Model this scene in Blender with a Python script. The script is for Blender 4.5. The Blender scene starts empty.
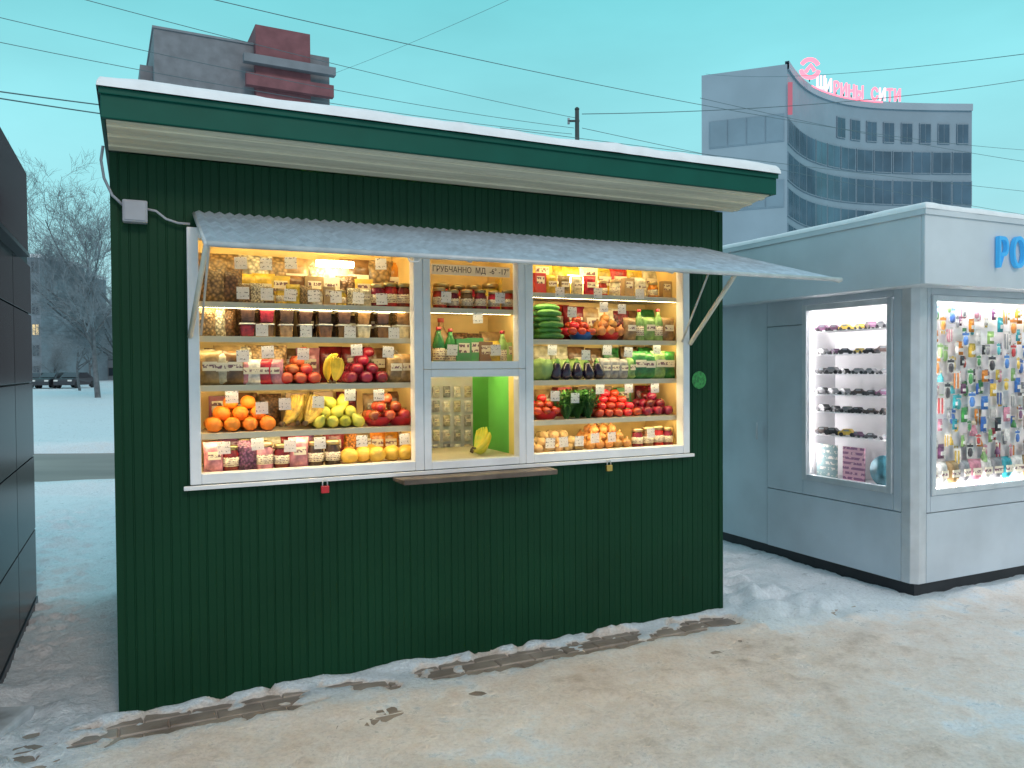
import bpy, bmesh, math, random
import numpy as np
from mathutils import Vector, Matrix, noise
random.seed(11)
scene = bpy.context.scene
col = scene.collection
PI = math.pi

# ------------------------------------------------------------------ camera
F = 790.0
CAMH = 1.6
pitch = math.radians(1.2); roll = math.radians(-0.4)
R3 = Matrix.Rotation(PI/2 - pitch, 3, 'X') @ Matrix.Rotation(roll, 3, 'Z')
CAM = Vector((0, 0, CAMH))
cd = bpy.data.cameras.new('camera'); cam = bpy.data.objects.new('camera', cd); col.objects.link(cam)
cam.matrix_world = Matrix.Translation(CAM) @ R3.to_4x4()
cd.sensor_width = 36; cd.lens = F/1024*36; cd.clip_end = 2000; cd.clip_start = 0.05
scene.camera = cam
scene.view_settings.view_transform = 'Standard'
scene.view_settings.look = 'None'
scene.view_settings.exposure = 0

def ray(px, py): return R3 @ Vector(((px-512)/F, (384-py)/F, -1))
def ground_at(px, py, z=0.0):
    d = ray(px, py); return CAM + d*((z-CAMH)/d.z)
def at(px, py, Y):
    d = ray(px, py); return CAM + d*(Y/d.y)

# ------------------------------------------------------------------ helpers
def tag(o, label=None, cat=None, group=None, kind=None):
    if label: o['label'] = label
    if cat: o['category'] = cat
    if group: o['group'] = group
    if kind: o['kind'] = kind
    return o
def empty(name, loc, rz=0, label=None, cat=None, group=None):
    o = bpy.data.objects.new(name, None); col.objects.link(o)
    o.location = loc; o.rotation_euler = (0, 0, rz); o.empty_display_size = .1
    return tag(o, label, cat, group)

class MB:
    def __init__(s): s.v = []; s.f = []; s.m = []; s.s = []
    def add(s, vs, fs, mi=0, sm=False):
        b = len(s.v); s.v += [tuple(v) for v in vs]
        for f in fs:
            s.f.append([b+i for i in f]); s.m.append(mi); s.s.append(sm)
        return s
    def box(s, x0, x1, y0, y1, z0, z1, mi=0, M=None):
        vs = [Vector((x, y, z)) for z in (z0, z1) for y in (y0, y1) for x in (x0, x1)]
        if M is not None: vs = [M @ v for v in vs]
        return s.add(vs, [(0,2,3,1),(4,5,7,6),(0,1,5,4),(2,6,7,3),(0,4,6,2),(1,3,7,5)], mi)
    def tube(s, pts, r, n=8, mi=0, cap=True, sm=True):
        pts = [Vector(p) for p in pts]; L = len(pts)
        rs = r if isinstance(r, (list, tuple)) else [r]*L
        vs = []; ref = None
        for i, p in enumerate(pts):
            t = (pts[min(i+1, L-1)] - pts[max(i-1, 0)])
            if t.length < 1e-9: t = Vector((0,0,1))
            t.normalize()
            if ref is None:
                ref = Vector((0,0,1)) if abs(t.z) < .9 else Vector((1,0,0))
            a = t.cross(ref)
            if a.length < 1e-6: a = t.orthogonal()
            a.normalize(); b = a.cross(t); ref = b
            for k in range(n):
                q = 2*PI*k/n
                vs.append(p + (a*math.cos(q) + b*math.sin(q))*rs[i])
        fs = [(i*n+k, i*n+(k+1) % n, (i+1)*n+(k+1) % n, (i+1)*n+k) for i in range(L-1) for k in range(n)]
        s.add(vs, fs, mi, sm)
        if cap:
            b = len(s.v) - len(vs)
            s.f.append([b+k for k in range(n)][::-1]); s.m.append(mi); s.s.append(False)
            s.f.append([b+(L-1)*n+k for k in range(n)]); s.m.append(mi); s.s.append(False)
        return s
    def lathe(s, prof, n=18, mi=0, sm=True, M=None, sx=1, sy=1):
        vs = []; L = len(prof)
        for r, z in prof:
            for k in range(n):
                q = 2*PI*k/n; v = Vector((r*math.cos(q)*sx, r*math.sin(q)*sy, z))
                vs.append(M @ v if M is not None else v)
        fs = [(i*n+k, i*n+(k+1) % n, (i+1)*n+(k+1) % n, (i+1)*n+k) for i in range(L-1) for k in range(n)]
        fs.append(tuple(range(n))[::-1]); fs.append(tuple((L-1)*n+k for k in range(n)))
        return s.add(vs, fs, mi, sm)
    def mesh(s, name, mats, bevel=0, seg=2):
        me = bpy.data.meshes.new(name)
        me.from_pydata([tuple(v) for v in s.v], [], s.f)
        if not isinstance(mats, (list, tuple)): mats = [mats]
        for m in mats: me.materials.append(m)
        me.polygons.foreach_set('material_index', s.m)
        me.polygons.foreach_set('use_smooth', s.s)
        bm = bmesh.new(); bm.from_mesh(me)
        bmesh.ops.recalc_face_normals(bm, faces=bm.faces)
        if bevel > 0:
            es = [e for e in bm.edges if len(e.link_faces) == 2 and e.calc_face_angle(0) > .6]
            bmesh.ops.bevel(bm, geom=es, offset=bevel, segments=seg, profile=.5, affect='EDGES', clamp_overlap=True)
        bm.to_mesh(me); bm.free(); me.update()
        return me
    def build(s, name, mats, parent=None, bevel=0):
        o = bpy.data.objects.new(name, s.mesh(name, mats, bevel)); col.objects.link(o)
        if parent: o.parent = parent
        return o

# ------------------------------------------------------------------ materials
def P(name, c, rough=.5, metal=0, var=.12, scale=6, bump=0, bscale=60, rnd=0, c2=None, emis=None, es=0, coat=0, spec=.5, stretch=None):
    m = bpy.data.materials.new(name); m.use_nodes = True
    nt = m.node_tree; N = nt.nodes; Lk = nt.links
    b = N['Principled BSDF']
    b.inputs['Roughness'].default_value = rough; b.inputs['Metallic'].default_value = metal
    b.inputs['Specular IOR Level'].default_value = spec
    if coat: b.inputs['Coat Weight'].default_value = coat; b.inputs['Coat Roughness'].default_value = .1
    tc = N.new('ShaderNodeTexCoord'); src = tc.outputs['Object']
    if stretch:
        mp = N.new('ShaderNodeMapping'); mp.inputs['Scale'].default_value = stretch
        Lk.new(src, mp.inputs['Vector']); src = mp.outputs['Vector']
    nz = N.new('ShaderNodeTexNoise'); nz.inputs['Scale'].default_value = scale; nz.inputs['Detail'].default_value = 5
    Lk.new(src, nz.inputs['Vector'])
    rp = N.new('ShaderNodeValToRGB'); Lk.new(nz.outputs['Fac'], rp.inputs['Fac'])
    lo = c2 if c2 else [x*(1-var) for x in c]; hi = c if c2 else [min(1, x*(1+var)) for x in c]
    rp.color_ramp.elements[0].position = .33; rp.color_ramp.elements[1].position = .67
    rp.color_ramp.elements[0].color = (*lo, 1); rp.color_ramp.elements[1].color = (*hi, 1)
    out = rp.outputs['Color']
    if rnd:
        oi = N.new('ShaderNodeObjectInfo'); hs = N.new('ShaderNodeHueSaturation')
        mr = N.new('ShaderNodeMapRange'); mr.inputs['To Min'].default_value = 1-rnd; mr.inputs['To Max'].default_value = 1+rnd
        Lk.new(oi.outputs['Random'], mr.inputs['Value']); Lk.new(mr.outputs['Result'], hs.inputs['Value'])
        mr2 = N.new('ShaderNodeMapRange'); mr2.inputs['To Min'].default_value = .5+rnd*.05; mr2.inputs['To Max'].default_value = .5-rnd*.05
        Lk.new(oi.outputs['Random'], mr2.inputs['Value']); Lk.new(mr2.outputs['Result'], hs.inputs['Hue'])
        Lk.new(out, hs.inputs['Color']); out = hs.outputs['Color']
    Lk.new(out, b.inputs['Base Color'])
    if bump:
        n2 = N.new('ShaderNodeTexNoise'); n2.inputs['Scale'].default_value = bscale; n2.inputs['Detail'].default_value = 6
        Lk.new(src, n2.inputs['Vector'])
        bp = N.new('ShaderNodeBump'); bp.inputs['Strength'].default_value = bump; bp.inputs['Distance'].default_value = .01
        Lk.new(n2.outputs['Fac'], bp.inputs['Height']); Lk.new(bp.outputs['Normal'], b.inputs['Normal'])
    if emis:
        b.inputs['Emission Color'].default_value = (*emis, 1); b.inputs['Emission Strength'].default_value = es
    return m
def emit_mat(name, c, s):
    m = bpy.data.materials.new(name); m.use_nodes = True
    nt = m.node_tree; N = nt.nodes; N.clear()
    o = N.new('ShaderNodeOutputMaterial'); e = N.new('ShaderNodeEmission'); e.inputs['Color'].default_value = (*c, 1); e.inputs['Strength'].default_value = s
    nt.links.new(e.outputs['Emission'], o.inputs['Surface']); return m
def print_mat(name, paper, ink, lines=5, amount=.5, thin=0):
    # paper with illegible rows of small dark strokes; thin paper lets light through
    m = bpy.data.materials.new(name); m.use_nodes = True
    nt = m.node_tree; N = nt.nodes; Lk = nt.links; b = N['Principled BSDF']; b.inputs['Roughness'].default_value = .7
    tc = N.new('ShaderNodeTexCoord')
    sp = N.new('ShaderNodeSeparateXYZ'); Lk.new(tc.outputs['Generated'], sp.inputs['Vector'])
    ml = N.new('ShaderNodeMath'); ml.operation = 'MULTIPLY'; ml.inputs[1].default_value = lines; Lk.new(sp.outputs['Z'], ml.inputs[0])
    fr = N.new('ShaderNodeMath'); fr.operation = 'FRACT'; Lk.new(ml.outputs[0], fr.inputs[0])
    gt = N.new('ShaderNodeMath'); gt.operation = 'GREATER_THAN'; gt.inputs[1].default_value = .5; Lk.new(fr.outputs[0], gt.inputs[0])
    nz = N.new('ShaderNodeTexNoise'); nz.inputs['Scale'].default_value = 9; oi = N.new('ShaderNodeObjectInfo')
    ad = N.new('ShaderNodeVectorMath'); ad.operation = 'ADD'; Lk.new(tc.outputs['Generated'], ad.inputs[0]); Lk.new(oi.outputs['Random'], ad.inputs[1])
    Lk.new(ad.outputs[0], nz.inputs['Vector'])
    g2 = N.new('ShaderNodeMath'); g2.operation = 'GREATER_THAN'; g2.inputs[1].default_value = 1-amount; Lk.new(nz.outputs['Fac'], g2.inputs[0])
    mu = N.new('ShaderNodeMath'); mu.operation = 'MULTIPLY'; Lk.new(gt.outputs[0], mu.inputs[0]); Lk.new(g2.outputs[0], mu.inputs[1])
    mx = N.new('ShaderNodeMix'); mx.data_type = 'RGBA'; mx.inputs[6].default_value = (*paper, 1); mx.inputs[7].default_value = (*ink, 1)
    Lk.new(mu.outputs[0], mx.inputs[0]); Lk.new(mx.outputs[2], b.inputs['Base Color'])
    if thin:
        tr = N.new('ShaderNodeBsdfTranslucent'); Lk.new(mx.outputs[2], tr.inputs['Color']); ms = N.new('ShaderNodeMixShader'); ms.inputs[0].default_value = thin
        o = N['Material Output']; Lk.new(b.outputs[0], ms.inputs[1]); Lk.new(tr.outputs[0], ms.inputs[2]); Lk.new(ms.outputs[0], o.inputs['Surface'])
    return m

M = {}
M['green_wall'] = P('green wall paint', (.0042,.041,.0175), .45, 0, .12, 1.5, 0, 30, spec=.16)
M['green_fascia'] = P('green fascia paint', (.003,.088,.062), .45, 0, .12, 3, .05, 20, spec=.2)
M['soffit'] = P('soffit cream', (.80,.71,.53), .45, 0, .12, 3, .05, 20, stretch=(.6,6,6))
M['white_frame'] = P('white plastic frame', (.80,.81,.82), .35, 0, .06, 8)
M['zinc'] = P('galvanised sheet', (.50,.58,.66), .36, .25, .18, 14, .15, 50)
M['steel'] = P('painted steel bar', (.55,.56,.56), .45, .3, .15, 12)
M['warm_strut'] = P('cream steel strut', (.75,.72,.62), .5, .1, .1, 12)
M['plastic_grey'] = P('grey plastic', (.36,.38,.42), .5, 0, .08, 10)
M['black_cable'] = P('black cable', (.02,.022,.025), .6, 0, .1, 10)
M['cream_panel'] = P('cream panel', (.74,.54,.22), .6, 0, .18, 3)
M['yellow_panel'] = P('yellow panel', (.85,.72,.20), .6, 0, .10, 3)  # yellow light of the hatch interior put into the colour
M['white_shelf'] = P('white shelf', (.62,.55,.40), .45, 0, .08, 6)
M['rack_grey'] = P('pale grey rack', (.66,.68,.68), .5, 0, .1, 6)
M['inner_green'] = P('inner green wall', (.13,.56,.10), .6, 0, .12, 3)
M['wood'] = P('brown ledge', (.13,.10,.08), .5, .3, .3, 9, .2, 30)
M['brass'] = P('brass', (.65,.42,.12), .3, .9, .1, 12)
M['red_plastic'] = P('red plastic', (.55,.02,.03), .35, 0, .1, 8)
M['lamp_warm'] = emit_mat('warm tube', (1, .80, .42), 34)
M['lamp_white'] = emit_mat('white tube', (1, .94, .94), 58)
M['snow'] = P('settled snow', (.87,.90,.93), .6, 0, .05, 10, .3, 30)
M['kgrey'] = P('grey composite panel', (.53,.60,.66), .38, .05, .10, 2, .04, 12)
M['kfascia'] = P('pale grey fascia', (.62,.68,.73), .4, .05, .08, 2, .04, 12)
M['kalu'] = P('silver frame', (.60,.64,.67), .35, .25, .08, 8)
M['kdark'] = P('dark plinth', (.018,.02,.024), .6, 0, .2, 8)
M['kwhite'] = P('white display board', (.88,.87,.88), .5, 0, .04, 4)
M['sign_blue'] = P('blue sign letters', (.03,.32,.66), .4, 0, .06, 8, emis=(.05,.36,.70), es=.4)
M['black_panel'] = P('black glossy panel', (.003,.004,.010), .22, 0, .25, 3, spec=.04)
M['black_joint'] = P('grey joint strip', (.05,.055,.075), .4, .4, .1, 8)
M['sticker'] = P('green sticker', (.03,.26,.05), .4, 0, .5, 70)
M['paper'] = print_mat('printed price tag', (.95,.95,.94), (.22,.22,.25), 3, .40, .55)
M['notice'] = print_mat('paper notice', (.90,.89,.82), (.88,.87,.80), 1, .1, .65)
M['ink'] = P('dark ink', (.03,.03,.04), .7)

# ------------------------------------------------------------------ world + sun
w = bpy.data.worlds.new('World'); scene.world = w; w.use_nodes = True
nt = w.node_tree; N = nt.nodes; Lk = nt.links; N.clear()
wo = N.new('ShaderNodeOutputWorld'); bg = N.new('ShaderNodeBackground'); Lk.new(bg.outputs[0], wo.inputs[0])
sky = N.new('ShaderNodeTexSky'); sky.sky_type = 'NISHITA'; sky.sun_disc = False
sun_dir = Vector((.46, -.80, .66)).normalized()
sky.sun_elevation = math.radians(4); sky.sun_rotation = math.atan2(sun_dir.x, sun_dir.y)
tc = N.new('ShaderNodeTexCoord'); sp = N.new('ShaderNodeSeparateXYZ'); Lk.new(tc.outputs['Generated'], sp.inputs[0])
rp = N.new('ShaderNodeValToRGB'); Lk.new(sp.outputs['Z'], rp.inputs['Fac'])
e = rp.color_ramp.elements
e[0].position = 0; e[0].color = (.53,.79,.84,1)
e[1].position = 1; e[1].color = (.47,.68,.80,1)
k = e.new(.20); k.color = (.33,.73,.79,1)
k = e.new(.46); k.color = (.17,.64,.70,1)
mr = N.new('ShaderNodeMapRange'); mr.inputs['From Min'].default_value = .1; mr.inputs['From Max'].default_value = -.7
Lk.new(sp.outputs['Y'], mr.inputs['Value'])
mx = N.new('ShaderNodeMix'); mx.data_type = 'RGBA'; Lk.new(mr.outputs[0], mx.inputs[0]); Lk.new(rp.outputs[0], mx.inputs[6]); mx.inputs[7].default_value = (.44,.57,.68,1)
mp = N.new('ShaderNodeMapping'); mp.inputs['Scale'].default_value = (1.2, 1.2, 4); Lk.new(tc.outputs['Generated'], mp.inputs[0])
nz = N.new('ShaderNodeTexNoise'); nz.inputs['Scale'].default_value = 2.2; nz.inputs['Detail'].default_value = 6; Lk.new(mp.outputs[0], nz.inputs['Vector'])
m2 = N.new('ShaderNodeMapRange'); m2.inputs['From Min'].default_value = .3; m2.inputs['From Max'].default_value = .7; m2.inputs['To Min'].default_value = .91; m2.inputs['To Max'].default_value = 1.09; Lk.new(nz.outputs['Fac'], m2.inputs['Value'])
vm = N.new('ShaderNodeVectorMath'); vm.operation = 'SCALE'; Lk.new(mx.outputs[2], vm.inputs[0]); Lk.new(m2.outputs[0], vm.inputs['Scale'])
sc = N.new('ShaderNodeVectorMath'); sc.operation = 'SCALE'; sc.inputs['Scale'].default_value = .06; Lk.new(sky.outputs[0], sc.inputs[0])
m3 = N.new('ShaderNodeMix'); m3.data_type = 'RGBA'; m3.inputs[0].default_value = .03; Lk.new(vm.outputs[0], m3.inputs[6]); Lk.new(sc.outputs[0], m3.inputs[7])
Lk.new(m3.outputs[2], bg.inputs[0]); bg.inputs[1].default_value = 1.14
sl = bpy.data.lights.new('sun', 'SUN'); sl.energy = .95; sl.angle = math.radians(14); sl.color = (1, .76, .62)
so = bpy.data.objects.new('sun', sl); col.objects.link(so); so.rotation_euler = sun_dir.to_track_quat('Z', 'Y').to_euler(); so.location = (20, -12, 16)

# ------------------------------------------------------------------ kiosk frame of reference
A = ground_at(120, 718); B = ground_at(722, 612)
TH = math.atan2(B.y-A.y, B.x-A.x); KL = (B-A).length
KM = Matrix.Translation(A) @ Matrix.Rotation(TH, 4, 'Z'); KI = KM.inverted()
def kz(px, py, v=0.0):
    o = KI @ CAM; d = KI.to_3x3() @ ray(px, py); p = o + d*((v-o.y)/d.y); return p.x, p.z
def W(u, v, z): return KM @ Vector((u, v, z))
def smooth(x, a, b):
    t = min(1, max(0, (x-a)/(b-a))); return t*t*(3-2*t)
C0 = ground_at(915, 600)
GM = Matrix.Translation(C0) @ Matrix.Rotation(TH, 4, 'Z'); GI = GM.inverted()
def gl(px, py, x=0.0):
    o = GI @ CAM; d = GI.to_3x3() @ ray(px, py); p = o + d*((x-o.x)/d.x); return p.y, p.z
def gf(px, py, y=0.0):
    o = GI @ CAM; d = GI.to_3x3() @ ray(px, py); p = o + d*((y-o.y)/d.y); return p.x, p.z

# ------------------------------------------------------------------ ground
def ground_h(x, y):
    p = Vector((x, y, 0))
    q = KI @ p; u, v = q.x, q.y
    near = 1 - smooth(y, 9, 14)
    n1 = noise.noise(Vector((x*1.3, y*1.3, 0))); n2 = noise.noise(Vector((x*4.2, y*4.2, 3))); n3 = noise.noise(Vector((x*9.5, y*9.5, 7)))
    n4 = noise.noise(Vector((x*21, y*21, 11))); n5 = noise.noise(Vector((x*.5, y*.5, 17)))
    h = .018 + .010*n1 + .011*n2*(.5+.5*near) + (.011*n3 - .012*max(0, n3-.12))*near + .0065*n4*near
    trod = smooth(-v, .1, .6)*smooth(u, -.5, .3)
    h -= .006*trod
    left = 1 - smooth(u, -.5, .15)
    h += left*near*(.07*max(0, n2) - .075*max(0, n3-.05) + .018*n4)
    if y > 15: h += .05*n1 + .03*n2 + .06*n5
    bare = 0
    if -.7 < u < 4.1 and -.62 < v < .02:
        edge = smooth(v, -.36, -.22)*smooth(u, -.5, .1)*(1-smooth(u, 3.3, 3.9))
        m = edge + .55*n2 + .6*n3 + .3*n1 + .35*n4 - .62
        if u < 1.5: m += .05*(1-smooth(u, .5, .9)) - .40*smooth(u, .5, .9)*(1-smooth(u, 1.2, 1.7))
        m -= .4*smooth(v, -.09, -.02)
        bare = smooth(m, .0, .30)
    h = h*(1-bare) - .008*bare
    if -.1 < u < KL+.1 and v < .03:
        h += .018*math.exp(-((v+.01)/.04)**2)*(.6+1.4*max(0, n2+.25))
    if u > KL-.05:
        g = math.exp(-((u-KL-.42)/.38)**2)*smooth(v, -.70, -.15)*(1-smooth(v, 1.2, 2.0))
        h += g*(.04 + .06*n2 + .05*n3)
        g2 = math.exp(-((v+.50)/.10)**2)*smooth(u, 4.6, 5.0); h += g2*(.01+.04*max(0, n2))
    h += .14*math.exp(-((y-10.4)/.35)**2)*(.6+n1) + .30*math.exp(-((y-15.9)/.6)**2)*(.6+.6*n1+.5*n2)
    if 10.7 < y < 15.25: h = -.06
    d = trod*(.46+.26*n1+.22*n2+.24*n5+.12*n3)
    d = max(d, bare*.7)
    if u > KL: d = max(d, 0)*smooth(-v, .25, .8) if v > -.8 else d
    if y > 9: d = .2*max(0, n1)
    return h, max(0, min(1, d)), bare
xs = np.concatenate([[-600,-300,-150,-80,-50,-35,-25,-18,-13,-10,-8,-7,-6.2,-5.6], np.arange(-5.2, 6.6, .030), [7,8,10,13,18,26,40,70,130,300,600]])
ys = np.concatenate([[-80,-25,-10,-4,-1.5,-.3,.5,1.0], np.arange(1.4, 9, .030), np.arange(9.1, 18, .18), [19,20,21,22.5,24,26,28,30,33,36,40,45,50,57,65,90,130,220,400,700]])
gv = []; da = []
for y in ys:
    for x in xs:
        h, d, b = ground_h(float(x), float(y)); gv.append((x, y, h)); da.append(d)
nx = len(xs); ny = len(ys)
gf_ = [(j*nx+i, j*nx+i+1, (j+1)*nx+i+1, (j+1)*nx+i) for j in range(ny-1) for i in range(nx-1)]
me = bpy.data.meshes.new('ground'); me.from_pydata(gv, [], gf_); me.polygons.foreach_set('use_smooth', [True]*len(gf_))
at_ = me.attributes.new('dirt', 'FLOAT', 'POINT'); at_.data.foreach_set('value', da)
gm = bpy.data.materials.new('trodden snow'); gm.use_nodes = True
nt = gm.node_tree; N = nt.nodes; Lk = nt.links; b = N['Principled BSDF']; b.inputs['Specular IOR Level'].default_value = .45
an = N.new('ShaderNodeAttribute'); an.attribute_name = 'dirt'
tc = N.new('ShaderNodeTexCoord')
def noise_node(s, d=6):
    n = N.new('ShaderNodeTexNoise'); n.inputs['Scale'].default_value = s; n.inputs['Detail'].default_value = d; n.inputs['Roughness'].default_value = .70; Lk.new(tc.outputs['Object'], n.inputs['Vector']); return n
nb = noise_node(8, 8); nc = noise_node(52)
ma = N.new('ShaderNodeMath'); ma.operation = 'MULTIPLY_ADD'; ma.inputs[1].default_value = 1.4; Lk.new(nb.outputs['Fac'], ma.inputs[0]); ma.inputs[2].default_value = -.7
md = N.new('ShaderNodeMath'); md.operation = 'ADD'; md.use_clamp = True; Lk.new(an.outputs['Fac'], md.inputs[0]); Lk.new(ma.outputs[0], md.inputs[1])
gt = N.new('ShaderNodeMath'); gt.operation = 'MULTIPLY'; gt.use_clamp = True; Lk.new(md.outputs[0], gt.inputs[0])
mr = N.new('ShaderNodeMapRange'); mr.inputs['From Min'].default_value = 0; mr.inputs['From Max'].default_value = .35; Lk.new(an.outputs['Fac'], mr.inputs['Value']); Lk.new(mr.outputs[0], gt.inputs[1])
r1 = N.new('ShaderNodeValToRGB'); Lk.new(gt.outputs[0], r1.inputs['Fac'])
el = r1.color_ramp.elements; el[0].color = (.84,.915,.97,1); el[1].color = (.52,.42,.345,1); el[1].position = 1
k = el.new(.24); k.color = (.91,.855,.81,1); k = el.new(.62); k.color = (.84,.73,.65,1)
r2 = N.new('ShaderNodeValToRGB'); Lk.new(nc.outputs['Fac'], r2.inputs['Fac']); r2.color_ramp.elements[0].position = .32; r2.color_ramp.elements[0].color = (.80,.80,.80,1); r2.color_ramp.elements[1].position = .56; r2.color_ramp.elements[1].color = (1,1,1,1)
mm = N.new('ShaderNodeMix'); mm.data_type = 'RGBA'; mm.blend_type = 'MULTIPLY'; mm.inputs[0].default_value = 1; Lk.new(r1.outputs[0], mm.inputs[6]); Lk.new(r2.outputs[0], mm.inputs[7]); Lk.new(mm.outputs[2], b.inputs['Base Color'])
rr_ = N.new('ShaderNodeMapRange'); rr_.inputs['From Min'].default_value = .35; rr_.inputs['From Max'].default_value = .65; rr_.inputs['To Min'].default_value = .22; rr_.inputs['To Max'].default_value = .6; Lk.new(nb.outputs['Fac'], rr_.inputs['Value']); Lk.new(rr_.outputs[0], b.inputs['Roughness'])
bp = N.new('ShaderNodeBump'); bp.inputs['Strength'].default_value = .7; bp.inputs['Distance'].default_value = .025
ad = N.new('ShaderNodeMath'); ad.operation = 'ADD'; Lk.new(nb.outputs['Fac'], ad.inputs[0]); Lk.new(nc.outputs['Fac'], ad.inputs[1]); Lk.new(ad.outputs[0], bp.inputs['Height']); Lk.new(bp.outputs[0], b.inputs['Normal'])
me.materials.append(gm)
go = bpy.data.objects.new('ground', me); col.objects.link(go); tag(go, kind='structure')

M['slush'] = P('brown slush road', (.34,.285,.255), .5, 0, .3, .6, .5, 6, c2=(.16,.13,.12), stretch=(.25,1,1))
rm = MB(); rm.add([(-300,10.66,-.004),(300,10.66,-.004),(300,15.3,-.004),(-300,15.3,-.004)], [(0,1,2,3)]); tag(rm.build('road', M['slush']), kind='structure')
M['paver'] = P('wet brown paver', (.40,.33,.275), .4, 0, .35, 5, .5, 40, c2=(.22,.175,.145))
pv = MB()
for r in range(6):
    for c in range(-4, 21):
        u0 = c*.204 + (r % 2)*.1; v0 = -.625 + r*.104
        dz = random.uniform(-.003, .003)
        M4 = KM @ Matrix.Translation((u0, v0, dz))
        a = [(0,0,-.06),(.200,0,-.06),(.200,.100,-.06),(0,.100,-.06),(0,0,-.004),(.200,0,-.004),(.200,.100,-.004),(0,.100,-.004),(.007,.007,.003),(.193,.007,.003),(.193,.093,.003),(.007,.093,.003)]
        pv.add([M4 @ Vector(p) for p in a], [(0,1,5,4),(1,2,6,5),(2,3,7,6),(3,0,4,7),(4,5,9,8),(5,6,10,9),(6,7,11,10),(7,4,8,11),(8,9,10,11)])
tag(pv.build('paving', M['paver']), kind='structure')
M['slab'] = P('snowy kerb slab', (.74,.79,.84), .4, 0, .3, 5, .3, 30, c2=(.30,.30,.31))
p0 = ground_at(36, 716); kb = MB()
kb.box(-1.3, 0, -1.2, 0, -.05, .055, M=Matrix.Translation((p0.x, p0.y, 0)) @ Matrix.Rotation(TH*.2, 4, 'Z'))
tag(kb.build('kerb', M['slab'], bevel=.015), kind='structure')

# ------------------------------------------------------------------ green kiosk
K = empty('market_kiosk', A, TH, 'dark green corrugated kiosk with a lit fruit display window and zinc awning', 'kiosk')
H = 2.59
KD = 2.3
WU0 = kz(188, 350)[0]; WU1 = kz(687, 360)[0]
WZ0 = (kz(190, 488)[1] + kz(687, 450)[1])/2; WZ1 = 2.27
M1 = kz(422, 380)[0]; M2 = kz(523.5, 370)[0]
TZ0 = kz(472, 376)[1]; TZ1 = kz(472, 362)[1]
pts = []
u = 0.0; per = .078
while u < KL:
    pts += [(u, 0), (u+.032, 0), (u+.0335, .0015), (u+.036, .0015), (u+.0375, 0), (u+.068, 0), (u+.0705, .0036), (u+.0755, .0036)]; u += per
pts = [p for p in pts if p[0] < KL-.001] + [(KL, 0)]
def vat(x):
    for (a, va), (b_, vb) in zip(pts, pts[1:]):
        if a <= x <= b_: return va + (vb-va)*(x-a)/max(1e-9, b_-a)
    return 0
for x in (WU0+.01, WU1-.01): pts.append((x, vat(x)))
pts.sort()
wl = MB()
for (a, va), (b_, vb) in zip(pts, pts[1:]):
    if b_-a < 1e-6: continue
    mid = (a+b_)/2
    segs = [(-.03, WZ0+.01), (WZ1-.01, H)] if WU0+.01 < mid < WU1-.01 else [(-.03, H)]
    for z0, z1 in segs:
        wl.add([(a,va,z0),(b_,vb,z0),(b_,vb,z1),(a,va,z1)], [(0,1,2,3)])
wl.build('front_wall', M['green_wall'], K)
MB().box(0, .04, .0125, KD, -.03, H).build('side_wall', M['green_wall'], K)
MB().box(KL-.04, KL, .0125, KD, -.03, H).build('side_wall', M['green_wall'], K)
MB().box(.042, KL-.042, KD-.04, KD, -.03, H).build('back_wall', M['green_wall'], K)
for ux_ in (-.004, KL-.026):
    MB().box(ux_, ux_+.03, -.006, .011, -.03, H-.002).build('corner_trim', M['green_wall'], K)
OV = .36; SL = .025; SR = .12; FZ0 = 2.64; FZ1 = 2.765
MB().box(-SL+.02, KL+SR-.03, -OV+.03, KD+.1, FZ0+.03, FZ1-.012).build('roof', M['green_fascia'], K)
fa = MB()
fa.box(-SL, KL+SR, -OV, -OV+.026, FZ0, FZ1); fa.box(-SL, -SL+.018, -OV+.028, KD+.13, FZ0, FZ1); fa.box(KL+SR-.026, KL+SR, -OV+.028, KD+.13, FZ0, FZ1)
fa.box(-SL-.006, KL+SR+.006, -OV-.012, -OV-.002, FZ1-.03, FZ1-.001)
fa.build('fascia', M['green_fascia'], K, bevel=.004)
sf = MB(); NS = 9
for i in range(NS):
    v0 = -OV+.03 + i*(OV-.03)/NS; v1 = v0+(OV-.03)/NS-.004
    z0 = FZ0-.004 - i*.0045 - (.007 if i % 3 == 1 else 0); z1 = z0-.004
    sf.add([(-SL+.02, v0, z0), (KL+SR-.03, v0, z0), (KL+SR-.03, v1, z1), (-SL+.02, v1, z1), (-SL+.02, v0, z0+.014), (KL+SR-.03, v0, z0+.014), (KL+SR-.03, v1, z1+.014), (-SL+.02, v1, z1+.014)], [(0,1,2,3),(4,5,6,7),(0,1,5,4),(1,2,6,5),(2,3,7,6),(3,0,4,7)])
sf.build('soffit', M['soffit'], K)
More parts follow.
